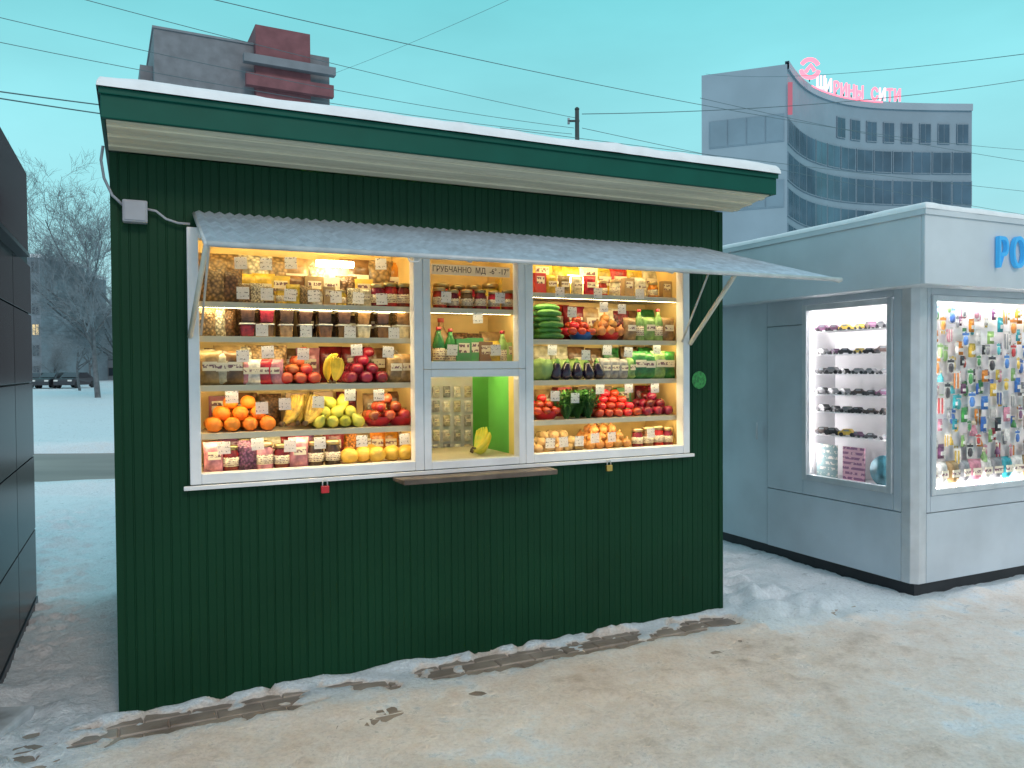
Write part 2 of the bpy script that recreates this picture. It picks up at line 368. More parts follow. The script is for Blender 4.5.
def snow_slab(name, M4, x0, x1, y0, y1, z, th, label, step=.05, rim=.016):
    s = MB(); vs = []
    def samples(a, b_, n): return [a, a+.003, a+.008, a+.016, a+.03] + [a+.03+(b_-a-.06)*j/n for j in range(1, n)] + [b_-.03, b_-.012, b_-.004, b_]
    ysn = samples(y0, y1, 22); xsn = samples(x0, x1, int((x1-x0)/step)); nxx = len(xsn)-1; nyy = len(ysn)-1
    for y in ysn:
        for x in xsn:
            e_ = max(0, min(y-y0, y1-y, x-x0, x1-x))
            n_ = noise.noise(Vector((x*2, y*2, z))) + .5*noise.noise(Vector((x*9, y*9, z)))
            hh = th*(.9+.28*n_)*math.sqrt(min(1, e_/rim))
            oy = -.010*max(0, n_) if y-y0 < .02 else 0
            vs.append((x, y+oy, z+max(-.012, hh-.012)))
    s.add(vs, [(j*(nxx+1)+i, j*(nxx+1)+i+1, (j+1)*(nxx+1)+i+1, (j+1)*(nxx+1)+i) for j in range(nyy) for i in range(nxx)], 0, True)
    o = s.build(name, M['snow']); o.matrix_world = M4; tag(o, label, 'snow', kind='stuff'); return o
snow_slab('roof_snow', KM, -SL-.014, KL+SR+.014, -OV-.026, KD+.13, FZ1+.009, .052, 'thin crust of snow lying on the green kiosk roof')

# window units
def wframe(u0, u1, z0, z1, wd, v0=-.028, v1=.045, name='window_frame'):
    f = MB(); f.box(u0, u0+wd, v0, v1, z0, z1); f.box(u1-wd, u1, v0, v1, z0, z1)
    f.box(u0+wd, u1-wd, v0+.001, v1, z0, z0+wd); f.box(u0+wd, u1-wd, v0+.001, v1, z1-wd, z1)
    return f.build(name, M['white_frame'], K, bevel=.004)
BW = .05
fL = wframe(WU0, M1-.001, WZ0, WZ1, BW)
fR = wframe(M2+.001, WU1, WZ0, WZ1, BW)
TM = (TZ0+TZ1)/2
fT = wframe(M1+.001, M2-.001, TM+.001, WZ1, .042)
fH = wframe(M1+.001, M2-.001, WZ0, TM-.001, .042, name='hatch_frame')
MB().box(WU0-.03, WU1+.02, -.05, -.029, WZ0-.022, WZ0-.002).build('sill', M['white_frame'], K, bevel=.003)
ul = kz(403, 480, -.17)[0]; ur = kz(556, 470, -.17)[0]
lg = MB(); lg.add([(ul,-.19,WZ0-.05),(ur,-.19,WZ0-.05),(ur+.02,-.051,WZ0-.04),(ul-.02,-.051,WZ0-.04),(ul,-.19,WZ0-.022),(ur,-.19,WZ0-.022),(ur+.02,-.051,WZ0-.024),(ul-.02,-.051,WZ0-.024)], [(0,1,2,3),(4,5,6,7),(0,1,5,4),(1,2,6,5),(2,3,7,6),(3,0,4,7)])
lg.build('serving_ledge', M['wood'], K, bevel=.004)
DB = .50
SZ = [1.092, 1.287, 1.522, 1.762]
STL = 1.93; STR = 2.035
def inner(name, mat, *b): return MB().box(*b).build(name, mat, K)
inner('display_back', M['cream_panel'], .05, M1-.012, DB, DB+.015, .95, 2.42)
inner('display_back', M['cream_panel'], M2+.012, KL-.05, DB, DB+.015, .95, 2.42)
inner('display_back', M['cream_panel'], M1-.010, M2+.010, DB, DB+.015, TM, 2.42)
inner('divider', M['cream_panel'], M1-.011, M1+.001, .05, DB-.002, .95, 2.40)
inner('divider', M['cream_panel'], M2-.001, M2+.011, .05, DB-.002, TM+.001, 2.40)
inner('divider', M['yellow_panel'], M2-.001, M2+.011, .05, .20, .95, TM-.001)  # front part painted yellow for the yellow light inside the hatch
inner('divider', M['inner_green'], M2-.001, M2+.011, .201, DB-.002, .95, TM-.001)
inner('divider', M['cream_panel'], .21, .222, .05, DB-.002, .95, 2.40)
inner('divider', M['cream_panel'], WU1+.03, WU1+.042, .05, DB-.002, .95, 2.40)
inner('display_ceiling', M['cream_panel'], .05, KL-.05, .02, DB+.1, 2.425, 2.44)
inner('display_floor', M['white_shelf'], .224, M1-.013, .05, DB-.003, SZ[0]-.03, SZ[0])
inner('display_floor', M['white_shelf'], M2+.013, WU1+.028, .05, DB-.003, SZ[0]-.03, SZ[0])
inner('hatch_counter', M['white_shelf'], M1+.003, M2-.003, .05, .7, SZ[0]-.03, SZ[0])
inner('upper_shelf_base', M['white_shelf'], M1+.003, M2-.003, .05, DB-.003, TM-.012, TM+.012)
ra, rb = kz(420, 420, .72)[0], kz(474, 420, .72)[0]
inner('stock_rack', M['rack_grey'], ra, rb, .74, .755, .9, 1.95)
ga, gb = kz(466, 420, .95)[0], kz(512, 420, .95)[0]
inner('room_partition', M['inner_green'], ga, gb, .95, .965, .2, 2.4)
inner('room_cupboard', M['yellow_panel'], gb+.003, gb+.8, 1.0, 1.4, .2, 2.3)
inner('room_back', M['inner_green'], .05, KL-.05, 1.6, 1.62, 0, 2.42)
def lamp_or_fill(u0, u1, v, z, r=.007):
    MB().tube([(u0,v,z),(u1,v,z)], r, 8).build('lamp_tube', M['lamp_warm'], K)
def shelf(u0, u1, z, d=.37):
    s = MB(); s.box(u0, u1, .075, .075+d, z-.012, z); s.box(u0, u1, .066, .0745, z-.028, z+.001)
    s.build('shelf', M['white_shelf'], K, bevel=.001)
LU0, LU1 = .224, M1-.013
RU0, RU1 = M2+.013, WU1+.028
for z in SZ[1:]+[STL]:
    shelf(LU0, LU1, z); lamp_or_fill(LU0+.05, LU1-.05, .088, z-.0205)  # tubes added under the solid shelves so every row is lit
for z in SZ[1:]+[STR]:
    shelf(RU0, RU1, z); lamp_or_fill(RU0+.05, RU1-.05, .088, z-.0205)  # same added shelf tubes, lighting the rows of the right window
lamp_or_fill(LU0+.05, LU1-.05, .09, 2.34, .010); lamp_or_fill(RU0+.05, RU1-.05, .09, 2.34, .010)
CZ = 1.93
shelf(M1+.003, M2-.003, CZ, .32); lamp_or_fill(M1+.04, M2-.04, .088, CZ-.0205); lamp_or_fill(M1+.04, M2-.04, .09, 2.34)  # the tube under the shelf is added to light the lower row
MB().tube([(M1, .85, 1.85),(M2+.3, .85, 1.85)], .016, 10).build('lamp_tube', M['lamp_warm'], K)
MB().tube([(M1+.05, .3, TM-.03),(M2-.05, .3, TM-.03)], .009, 8).build('lamp_tube', M['lamp_warm'], K)  # tube added under the transom to light the hatch
def back_lamp(px, py, v, ln_=.10, r=.022):
    u, z = kz(px, py, v); MB().tube([(u-ln_, v, z),(u+ln_, v, z)], r, 10).build('lamp_tube', M['lamp_warm'], K)
back_lamp(335, 264, .26, .10, .018); back_lamp(575, 280, .30, .08, .018); back_lamp(377, 437, .44, .05, .014)

# awning
hu0 = kz(194, 214, -.03)[0]; hz = kz(194, 211, -.03)[1]
AV = -.99; AZ = 2.055; hu1 = kz(703, 262, -.03)[0]
aw = MB(); n_ = 132
fl = hu0 - .02; frr = hu1 + .125
def apt(s, t):
    return Vector((hu0+(hu1-hu0)*s + ((fl-hu0)*(1-s)+(frr-hu1)*s)*t, -.03+(AV+.03)*t, hz+(AZ-hz)*t))
vs = []
for i in range(n_+1):
    off = .0055 if i % 2 else -.0055
    for t in (0, 1):
        p = apt(i/n_, t); vs.append((p.x, p.y, p.z+off))
aw.add(vs, [(2*i, 2*i+2, 2*i+3, 2*i+1) for i in range(n_)])
AWN = aw.build('awning', M['zinc'], K)
af = MB()
p, q = apt(0,1), apt(1,1); af.tube([p+Vector((0,-.012,-.004)), q+Vector((0,-.012,-.004))], .0115, 6)
af.tube([apt(0,0)+Vector((0,0,-.012)), p+Vector((0,0,-.012))], .009, 6); af.tube([apt(1,0)+Vector((0,0,-.012)), q+Vector((0,0,-.012))], .009, 6)
for s in (.33, .66): af.tube([apt(s,.02)+Vector((0,0,-.016)), apt(s,.98)+Vector((0,0,-.016))], .008, 6)
af.build('awning_frame', M['steel'], AWN)
hk = MB(); p = apt(.245, 1); hk.tube([p+Vector((-.02,-.012,-.012)), p+Vector((-.01,-.014,-.030)), p+Vector((.025,-.014,-.030)), p+Vector((.035,-.012,-.012))], .0035, 6); hk.build('awning_handle', M['steel'], AWN)
def strut(px, py, s, t, mat, r=.012):
    u_, z_ = kz(px, py, -.035); p1 = apt(s, t); p1.z -= .018
    MB().tube([(u_, -.035, z_), p1], r, 6).build('awning_strut', mat, AWN)
strut(190, 337, .012, .50, M['warm_strut']); strut(690, 344, .965, .44, M['warm_strut'], .014)
strut(201, 335, .02, .25, M['steel'], .006); strut(682, 342, .955, .25, M['steel'], .006)
bu, bz = kz(135, 212, -.03)
eb = MB(); eb.box(bu-.052, bu+.052, -.062, -.002, bz-.05, bz+.05); EB = eb.build('junction_box', M['plastic_grey'], K, bevel=.006)
MB().box(bu-.044, bu+.044, -.066, -.0625, bz-.042, bz+.042).build('box_cover', M['plastic_grey'], EB, bevel=.002)
def wallpts(l, v): return [Vector((kz(x, y, v)[0], v, kz(x, y, v)[1])) for x, y in l]
MB().tube(wallpts([(103,146),(101,160),(104,178),(112,195),(124,206)], -.03), .007, 6).build('power_cable', M['plastic_grey'], K)
MB().tube(wallpts([(146,209),(156,211),(166,219),(178,223),(190,224)], -.03), .006, 6).build('power_cable', M['plastic_grey'], K)
su, sz = kz(699, 380, -.004)
MB().lathe([(.056,-.0015),(.056,.0015)], 28, M=Matrix.Translation((su,-.004,sz)) @ Matrix.Rotation(PI/2,4,'X'), sm=False).build('sticker', M['sticker'], K)
def padlock(px, py, mat, label):
    u_, z_ = kz(px, py, -.06)
    o = empty('padlock', W(u_, -.06, z_-.03), TH, label, 'padlock')
    MB().box(-.02, .02, -.009, .009, 0, .036).build('body', mat, o, bevel=.003)
    MB().tube([(-.012,0,.034),(-.012,0,.052),(-.008,0,.061),(0,0,.065),(.008,0,.061),(.012,0,.052),(.012,0,.034)], .0035, 6).build('shackle', M['steel'], o)
    MB().box(u_-.01, u_+.01, -.063, -.04, z_+.028, z_+.034).build('hasp', M['steel'], K)
padlock(325, 487, M['red_plastic'], 'small red padlock hanging below the left part of the fruit window')
padlock(609, 466, M['brass'], 'small brass padlock hanging below the right part of the fruit window')

# ------------------------------------------------------------------ text
def text_mesh(txt, size, ext, mat, name='lettering', bold=0):
    c = bpy.data.curves.new(name, 'FONT'); c.body = txt; c.size = size; c.extrude = ext; c.align_x = 'CENTER'; c.align_y = 'CENTER'; c.offset = bold
    t = bpy.data.objects.new(name, c); col.objects.link(t); bpy.context.view_layer.update()
    dg = bpy.context.evaluated_depsgraph_get(); mm_ = bpy.data.meshes.new_from_object(t.evaluated_get(dg))
    bpy.data.objects.remove(t); bpy.data.curves.remove(c)
    mm_.transform(Matrix.Rotation(PI/2, 4, 'X')); mm_.materials.clear(); mm_.materials.append(mat); mm_.name = name
    return mm_
def link(me_, name, parent=None):
    o = bpy.data.objects.new(name, me_); col.objects.link(o)
    if parent: o.parent = parent
    return o
nu, nz_ = kz(475, 271, .03); uc = (M1+M2)/2
NT = empty('paper_notice', W(uc, .03, nz_), TH, 'handwritten paper strip across the top of the middle window pane', 'notice')
MB().box(-.235, .235, -.001, .001, -.028, .028).build('sheet', M['notice'], NT)
t = link(text_mesh('ГРУБЧАННО  МД  -6° -17°', .044, .0005, M['ink']), 'lettering', NT); t.location = (0, -.0025, 0); t.scale = (.86, 1, 1)

# ------------------------------------------------------------------ produce prototypes
PR = {}
def proto(kind, parts): PR[kind] = parts
def spawn(kind, loc, rz, label, cat, group=None, rot=None, sc=1, name=None):
    ps = PR[kind]; nm = name or kind.split('#')[0]
    if len(ps) == 1: o = bpy.data.objects.new(nm, ps[0][1])
    else:
        o = bpy.data.objects.new(nm, None); o.empty_display_size = .03
    col.objects.link(o); o.location = loc
    o.rotation_euler = (rot[0], rot[1], rz) if rot else (0, 0, rz); o.scale = (sc,)*3
    if len(ps) > 1:
        for pn, m_ in ps:
            c = bpy.data.objects.new(pn, m_); col.objects.link(c); c.parent = o
    return tag(o, label, cat, group)
def fruit_prof(R_, zs=.9, dim=.22, n=14):
    out = []
    for i in range(n+1):
        t = PI*i/n; r = max(.001, math.sin(t)); z = -math.cos(t)
        z *= zs; z -= (1 if z > 0 else -1)*dim*math.exp(-(r/.28)**2)
        out.append((r*R_, z*R_))
    return out
M['orange'] = P('orange skin', (.85,.24,.02), .42, 0, .1, 12, .4, 260, rnd=.15)
M['apple_red'] = P('red apple', (.40,.015,.02), .25, 0, .5, 9, rnd=.3, c2=(.55,.16,.05), coat=.3)
M['apple_dark'] = P('dark red apple', (.24,.010,.025), .28, 0, .4, 9, rnd=.3, coat=.3)
M['pear'] = P('yellow green pear', (.60,.52,.07), .4, 0, .2, 14, rnd=.25, c2=(.40,.46,.07))
M['banana'] = P('banana', (.80,.56,.05), .45, 0, .2, 14, rnd=.1)
M['banana_green'] = P('greenish banana', (.78,.62,.05), .45, 0, .2, 14, rnd=.1, c2=(.42,.56,.05))
M['banana_old'] = P('spotted banana', (.66,.44,.06), .5, 0, .2, 30, rnd=.15, c2=(.22,.13,.03))
M['stalk'] = P('brown stalk', (.10,.06,.03), .7)
M['greenstalk'] = P('green stalk', (.08,.22,.04), .6)
M['tomato'] = P('tomato', (.60,.03,.02), .22, 0, .15, 8, rnd=.25, coat=.3)
M['cuke'] = P('cucumber', (.035,.17,.025), .4, 0, .3, 25, .3, 80, rnd=.25, c2=(.09,.30,.05))
M['aub'] = P('aubergine', (.018,.01,.03), .18, 0, .1, 8, coat=.4)
M['cabbage'] = P('cabbage', (.28,.42,.13), .5, 0, .2, 10, .5, 25, rnd=.15)
M['potato'] = P('potato', (.40,.26,.13), .8, 0, .2, 20, .4, 60, rnd=.25)
M['onion'] = P('onion', (.48,.21,.06), .35, 0, .25, 10, rnd=.25)
M['herb'] = P('herb leaf', (.04,.16,.025), .5, 0, .3, 30, rnd=.3)
M['melon'] = P('yellow melon', (.66,.40,.06), .4, 0, .15, 8, .4, 40, rnd=.15)
proto('orange', [('orange', MB().lathe(fruit_prof(.041, .95, .06), 18).mesh('orange', M['orange']))])
def apple(mat):
    m = MB(); m.lathe(fruit_prof(.038, .92, .24), 18); m.tube([(0,0,.024),(.002,0,.036),(.006,0,.043)], .0018, 5, 1); return m.mesh('apple', [mat, M['stalk']])
proto('apple#red', [('apple', apple(M['apple_red']))]); proto('apple#dark', [('apple', apple(M['apple_dark']))])
pp = [(.001,-.040),(.012,-.041),(.026,-.034),(.035,-.018),(.037,-.002),(.033,.014),(.024,.028),(.017,.042),(.012,.052),(.005,.057),(.001,.057)]
m = MB(); m.lathe(pp, 16); m.tube([(0,0,.055),(.004,0,.075)], .002, 5, 1); proto('pear', [('pear', m.mesh('pear', [M['pear'], M['stalk']]))])
m = MB(); m.lathe(fruit_prof(.036, .80, .14), 18)
for k in range(5):
    q = 2*PI*k/5; c_, s_ = math.cos(q), math.sin(q)
    m.add([(0,0,.0255),(c_*.011-s_*.004, s_*.011+c_*.004, .028),(c_*.024, s_*.024, .0255),(c_*.011+s_*.004, s_*.011-c_*.004, .028)], [(0,1,2,3)], 1)
proto('tomato', [('tomato', m.mesh('tomato', [M['tomato'], M['greenstalk']]))])
def banana_mesh(mat, a, lean):
    m = MB(); ps = []; rs = []
    for i in range(13):
        t = i/12; q = -.15 + 1.45*t; x = .15*math.sin(q); z = .15*(1-math.cos(q))
        ps.append(Matrix.Rotation(a, 3, 'Z') @ Matrix.Rotation(lean, 3, 'X') @ Vector((x, 0, z)))
        rs.append(.016*min(1, .28+2.4*min(t, (1-t)*1.0+.02)) if 0 < t < 1 else .005)
    m.tube(ps, rs, 8); return m.mesh('banana', mat)
for nm, mt in (('ripe', 'banana'), ('spotted', 'banana_old'), ('green', 'banana_green')):
    ps = [('banana', banana_mesh(M[mt], a*.26, a*.18)) for a in (-2,-1,0,1,2)]
    cr = MB(); cr.tube([(-.028,0,.012),(-.010,0,.0)], [.012,.016], 7); ps.append(('stem', cr.mesh('stem', M['stalk'])))
    proto('banana_bunch#'+nm, ps)
m = MB(); m.tube([(-.085,0,0),(-.078,0,.002),(-.05,0,.005),(0,0,.008),(.05,0,.005),(.078,0,.002),(.085,0,0)], [.004,.012,.019,.02,.019,.012,.004], 10); proto('cucumber', [('cucumber', m.mesh('cucumber', M['cuke']))])
m = MB(); m.lathe([(.001,-.055),(.022,-.052),(.036,-.035),(.038,-.012),(.030,.012),(.022,.036),(.016,.05),(.001,.052)], 16); m.lathe([(.017,.044),(.019,.049),(.010,.058),(.005,.075),(.001,.076)], 10, 1); proto('aubergine', [('aubergine', m.mesh('aubergine', [M['aub'], M['greenstalk']]))])
def lumpy(R_, amp, fr_, mat, name, zs=1, n=14):
    m = MB()
    prof = [(max(.001, R_*math.sin(PI*i/n)), -R_*math.cos(PI*i/n)*zs) for i in range(n+1)]
    m.lathe(prof, 18); out = []
    for v in m.v:
        p = Vector(v); k_ = 1 + amp*noise.noise(p/R_*fr_ + Vector((3,1,R_*90))); out.append(tuple(p*k_))
    m.v = out; return m.mesh(name, mat)
proto('potato', [('potato', lumpy(.034, .3, 1.1, M['potato'], 'potato', .78))])
m = MB(); m.lathe(fruit_prof(.034, .92, .05)[:-2]+[(.008,.033),(.004,.046),(.001,.048)], 16); proto('onion', [('onion', m.mesh('onion', M['onion']))])
proto('melon', [('melon', lumpy(.058, .08, 2.0, M['melon'], 'melon', .9))])
def cabbage():
    m = MB(); m.lathe([(max(.001,.072*math.sin(PI*i/12)), -.066*math.cos(PI*i/12)) for i in range(13)], 16)
    for k in range(7):
        q = 2*PI*k/7; R_ = .08; vs = []; nn = 5
        for j in range(nn+1):
            el_ = -1.0 + 1.7*j/nn
            for i in range(nn+1):
                az = q + (i/nn-.5)*1.5*math.cos(el_*.5); rr = R_*(1+.06*math.sin(i*2+j)+.12*abs(i/nn-.5)*(j/nn)+(.07*(j/nn)))
                vs.append((rr*math.cos(el_)*math.cos(az), rr*math.cos(el_)*math.sin(az), rr*math.sin(el_)))
        m.add(vs, [(j*(nn+1)+i, j*(nn+1)+i+1, (j+1)*(nn+1)+i+1, (j+1)*(nn+1)+i) for j in range(nn) for i in range(nn)], 0, True)
    return m.mesh('cabbage', M['cabbage'])
proto('cabbage', [('cabbage', cabbage())])
def herbs():
    m = MB(); rr = random.Random(4)
    for k in range(90):
        a = rr.uniform(0, 2*PI); sp_ = rr.uniform(0, .055); L_ = rr.uniform(.07, .13)
        tip = Vector((math.cos(a)*sp_*1.5, math.sin(a)*sp_, L_)); base = Vector((math.cos(a)*.008, math.sin(a)*.008, 0))
        m.tube([base, base.lerp(tip, .5)+Vector((0,0,.008)), tip], .001, 3, cap=False)
        for j in range(3):
            d = Vector((rr.uniform(-1,1), rr.uniform(-1,1), rr.uniform(-.2,1))).normalized()*.02; s_ = d.cross(Vector((0,0,1)))*.45; c_ = tip*(1-.12*j)
            m.add([c_, c_+d*.5+s_, c_+d, c_+d*.5-s_], [(0,1,2,3)])
    return m.mesh('herb_bunch', M['herb'])
proto('herb_bunch', [('herb_bunch', herbs())])
def bowl(mat, R_=.085, h=.05):
    return MB().lathe([(.001,0),(R_*.62,0),(R_*.95,h*.8),(R_,h),(R_*.96,h),(R_*.9,h*.8),(R_*.58,.006),(.001,.006)], 22).mesh('bowl', mat)
proto('bowl#red', [('bowl', bowl(M['red_plastic']))])
M['blue_plastic'] = P('blue plastic', (.03,.12,.4), .35); proto('bowl#blue', [('bowl', bowl(M['blue_plastic']))])
COL = {'dark brown': (.06,.03,.02), 'brown': (.22,.11,.045), 'tan': (.42,.27,.12), 'cream': (.78,.70,.50), 'dark red': (.22,.015,.025), 'red': (.55,.025,.03), 'pink': (.68,.28,.34), 'green': (.05,.28,.07), 'light green': (.30,.52,.17), 'yellow': (.80,.56,.07), 'white': (.82,.80,.74), 'blue': (.05,.18,.55), 'purple': (.20,.07,.16), 'black': (.02,.02,.025), 'orange': (.80,.28,.03), 'grey': (.35,.35,.36), 'turquoise': (.05,.45,.5)}
CM = {}
def cmat(c, film=False):
    k_ = (c, film)
    if k_ not in CM:
        a = COL[c]; CM[k_] = P(c+(' film' if film else ' print'), a, .22 if film else .4, 0, .3, 25 if film else 40, .35 if film else .1, 45, rnd=.2, c2=tuple(x*.4 for x in a) if film else tuple(min(1, x*.6+.06) for x in a))
    return CM[k_]
M['lid'] = P('clear pale lid', (.75,.75,.72), .3); M['metal_lid'] = P('metal lid', (.5,.4,.22), .3, .8, rnd=.4)
M['tag_label'] = print_mat('printed label', (.70,.64,.50), (.16,.08,.10), 5, .5)
def jar(c):
    b_ = MB().lathe([(.001,0),(.036,0),(.040,.006),(.040,.085),(.033,.1),(.033,.106),(.001,.106)], 18).mesh('glass_body', cmat(c, True))
    l_ = MB().lathe([(.001,.1065),(.037,.1065),(.037,.124),(.034,.127),(.001,.127)], 18).mesh('lid', M['metal_lid'])
    s_ = MB().lathe([(.0405,.025),(.0405,.07)], 18).mesh('paper_label', M['tag_label'])
    return [('glass_body', b_), ('lid', l_), ('paper_label', s_)]
def bottle(c, capc='red'):
    b_ = MB().lathe([(.001,0),(.030,0),(.033,.005),(.033,.12),(.026,.15),(.013,.175),(.012,.195),(.001,.195)], 16).mesh('bottle_body', cmat(c, True))
    l_ = MB().lathe([(.001,.1955),(.0145,.1955),(.0145,.213),(.001,.213)], 12).mesh('cap', cmat(capc))
    s_ = MB().lathe([(.0335,.035),(.0335,.10)], 16).mesh('paper_label', M['tag_label'])
    return [('bottle_body', b_), ('cap', l_), ('paper_label', s_)]
def tub(c):
    b_ = MB().add([(-.042,-.05,0),(.042,-.05,0),(.042,.05,0),(-.042,.05,0),(-.05,-.058,.09),(.05,-.058,.09),(.05,.058,.09),(-.05,.058,.09)], [(0,3,2,1),(4,5,6,7),(0,1,5,4),(1,2,6,5),(2,3,7,6),(3,0,4,7)]).mesh('tub_body', cmat(c, True), bevel=.006)
    l_ = MB().box(-.053,.053,-.061,.061,.0905,.1).mesh('lid', M['lid'], bevel=.003)
    return [('tub_body', b_), ('lid', l_)]
def packet(c, w_=.1, h_=.15, d_=.028, lab=True):
    m = MB(); n = 8; vs = []
    for sgn in (-1, 1):
        for j in range(n+1):
            for i in range(n+1):
                x = (i/n-.5)*2; y = (j/n-.5)*2
                bul = max(0, (1-abs(x)**2.5)*(1-abs(y)**4))**.6
                wr = .006*noise.noise(Vector((x*3, y*3, sgn*4+w_*10)))
                vs.append((x*w_/2*(1-.06*(1-y*y)), sgn*(bul*d_+.001)+wr*bul, (y+1)*h_/2))
    k_ = (n+1)*(n+1)
    fs = []
    for o_ in (0, k_): fs += [(o_+j*(n+1)+i, o_+j*(n+1)+i+1, o_+(j+1)*(n+1)+i+1, o_+(j+1)*(n+1)+i) for j in range(n) for i in range(n)]
    m.add(vs, fs, 0, True)
    if lab: m.box(-w_*.3, w_*.3, -d_-.0035, -d_*.9, h_*.42, h_*.68, 1)
    return m.mesh('packet' if lab else 'nut_bag', [cmat(c, True), M['tag_label']])
def carton(c, w_=.09, h_=.15, d_=.05):
    m = MB(); m.box(-w_/2, w_/2, -d_/2, d_/2, 0, h_); m.box(-w_*.36, w_*.36, -d_/2-.001, -d_/2+.001, h_*.5, h_*.85, 1)
    return m.mesh('carton', [cmat(c), M['tag_label']], bevel=.0005)
def nutmat(c):
    a = COL[c]; m = P('nuts '+c, a, .3, 0, .3, 60, 0); nt = m.node_tree; N = nt.nodes; Lk = nt.links
    vo = N.new('ShaderNodeTexVoronoi'); vo.inputs['Scale'].default_value = 75; tc = N.new('ShaderNodeTexCoord'); Lk.new(tc.outputs['Object'], vo.inputs['Vector'])
    rp = N.new('ShaderNodeValToRGB'); Lk.new(vo.outputs['Distance'], rp.inputs['Fac']); rp.color_ramp.elements[0].color = (*[min(1, x*1.25) for x in a], 1); rp.color_ramp.elements[1].color = (*[x*.25 for x in a], 1); rp.color_ramp.elements[1].position = .7
    Lk.new(rp.outputs[0], N['Principled BSDF'].inputs['Base Color'])
    bp = N.new('ShaderNodeBump'); bp.invert = True; bp.inputs['Strength'].default_value = .8; bp.inputs['Distance'].default_value = .006; Lk.new(vo.outputs['Distance'], bp.inputs['Height']); Lk.new(bp.outputs[0], N['Principled BSDF'].inputs['Normal'])
    return m
for c in COL:
    proto('jar#'+c, jar(c)); proto('bottle#'+c, bottle(c)); proto('food_tub#'+c, tub(c)); proto('packet#'+c, [('packet', packet(c))]); proto('carton#'+c, [('carton', carton(c))])
for c in ('tan', 'brown', 'dark brown', 'cream', 'dark red', 'orange', 'purple'):
    me_ = packet(c, lab=False); me_.materials[0] = nutmat(c); proto('nut_bag#'+c, [('nut_bag', me_)])
proto('price_tag', [('price_tag', MB().box(-.030, .030, -.0008, .0008, 0, .060).mesh('price_tag', M['paper']))])

def ux(px, v=.15): return kz(px, 370, v)[0]
ORD = ['first','second','third','fourth','fifth','sixth','seventh','eighth','ninth','tenth','eleventh','twelfth','thirteenth','fourteenth','fifteenth','sixteenth','seventeenth','eighteenth']
RAD = {'orange': .041, 'apple#red': .038, 'apple#dark': .038, 'pear': .037, 'tomato': .036, 'potato': .034, 'onion': .034}
def heap(kind, px0, px1, z, r, rows, layers, what, place, cat, v0=.10, zs=.92, jit=.3, rotr=.3):
    u0, u1 = ux(px0, v0+r), ux(px1, v0+r); n = max(1, int((u1-u0)/(2*r*1.01))); stp = (u1-u0)/n
    for l in range(layers):
        for k_ in range(max(1, rows-l)):
            for i in range(max(1, n-l)):
                u_ = u0 + stp*(i+.5+.5*l) + random.uniform(-.1, .1)*r*jit; v_ = v0 + r + 2*r*1.01*(k_+.5*l) + random.uniform(-.1,.1)*r*jit
                z_ = z + r*zs + l*r*1.42*zs
                lay = '' if layers == 1 else ('lower ' if l == 0 else ('upper ' if l == layers-1 else 'middle '))
                row = 'front row' if k_ == 0 else 'rear row' if k_ == max(1, rows-l)-1 else 'middle row'
                spawn(kind, W(u_, v_, z_), random.uniform(0, 6.28), f'{what}, {lay}{row} of {place}', cat, f'{what}s, {lay}{row} of {place}', rot=(random.uniform(-rotr, rotr), random.uniform(-rotr, rotr)), sc=r/RAD.get(kind, r)*random.uniform(.93, 1.03))
def put(kind, px, v, z, label, cat, group=None, rz=0, rot=None, sc=1):
    return spawn(kind, W(ux(px, v), v, z), TH+rz, label, cat, group, rot, sc)
def price(px, py, v, where):
    u_, z_ = kz(px, py, v); return spawn('price_tag', W(u_, v, z_-.030), TH+random.uniform(-.1,.1), f'white price tag {where}', 'price tag', 'white price tags in the fruit window', rot=(random.uniform(-.05,.1), random.uniform(-.06,.06)))
rf = random.Random(21)
def fill(px0, px1, n, v, z, kinds, cols, place, sc=1.0, jit=.15):
    for i in range(n):
        px = px0 + (px1-px0)*(i+.5)/n; kd = rf.choice(kinds); c = rf.choice(cols)
        if f'{kd}#{c}' not in PR: c = 'tan'
        put(f'{kd}#{c}', px, v+rf.uniform(-.008,.008), z, f'{c} {kd.replace("_"," ")}, {ORD[i]} from left {place}', kd.replace('food_','').replace('nut_',''), rz=rf.uniform(-jit,jit), sc=sc*rf.uniform(.93,1.05))

LW = 'left fruit window'; RW = 'right fruit window'
# ---- left window
fill(206, 408, 10, .41, STL, ['nut_bag','nut_bag','packet'], ['cream','tan','brown','tan','orange'], f'in back row, top shelf, {LW}', 1.9, .08)
fill(206, 240, 2, .20, STL, ['nut_bag'], ['tan','brown'], f'at left end, top shelf, {LW}', 1.25)
fill(240, 372, 11, .16, STL, ['carton','jar','packet','nut_bag'], ['cream','yellow','tan','white','brown'], f'in front row, top shelf, {LW}', .70)
fill(240, 372, 8, .31, STL, ['carton','packet','nut_bag'], ['cream','yellow','tan','brown'], f'in middle row, top shelf, {LW}', 1.15)
fill(372, 410, 3, .18, STL, ['jar'], ['dark red','brown','red'], f'at right end, top shelf, {LW}', 1.05)
fill(206, 410, 9, .40, SZ[3], ['nut_bag','packet'], ['tan','brown','cream','brown','dark brown'], f'in back row, second shelf, {LW}', .98)
for l in range(2):
    fill(238, 411, 9, .15, SZ[3]+l*.074, ['food_tub'], ['tan','brown','dark brown','brown','dark red','dark brown','cream'], f'in {["lower","upper"][l]} row, second shelf, {LW}', .70, .05)
for i, px in enumerate((206, 216, 227)):
    put('nut_bag#'+['tan','cream','brown'][i], px, .13+.03*i, SZ[3], f'bulging bag of nuts, {["left","middle","right"][i]} of three at left end of second shelf', 'bag', rz=.1)
fill(206, 410, 9, .405, SZ[2], ['packet','nut_bag'], ['tan','brown','pink','cream','dark red'], f'in back row, third shelf, {LW}', 1.3)
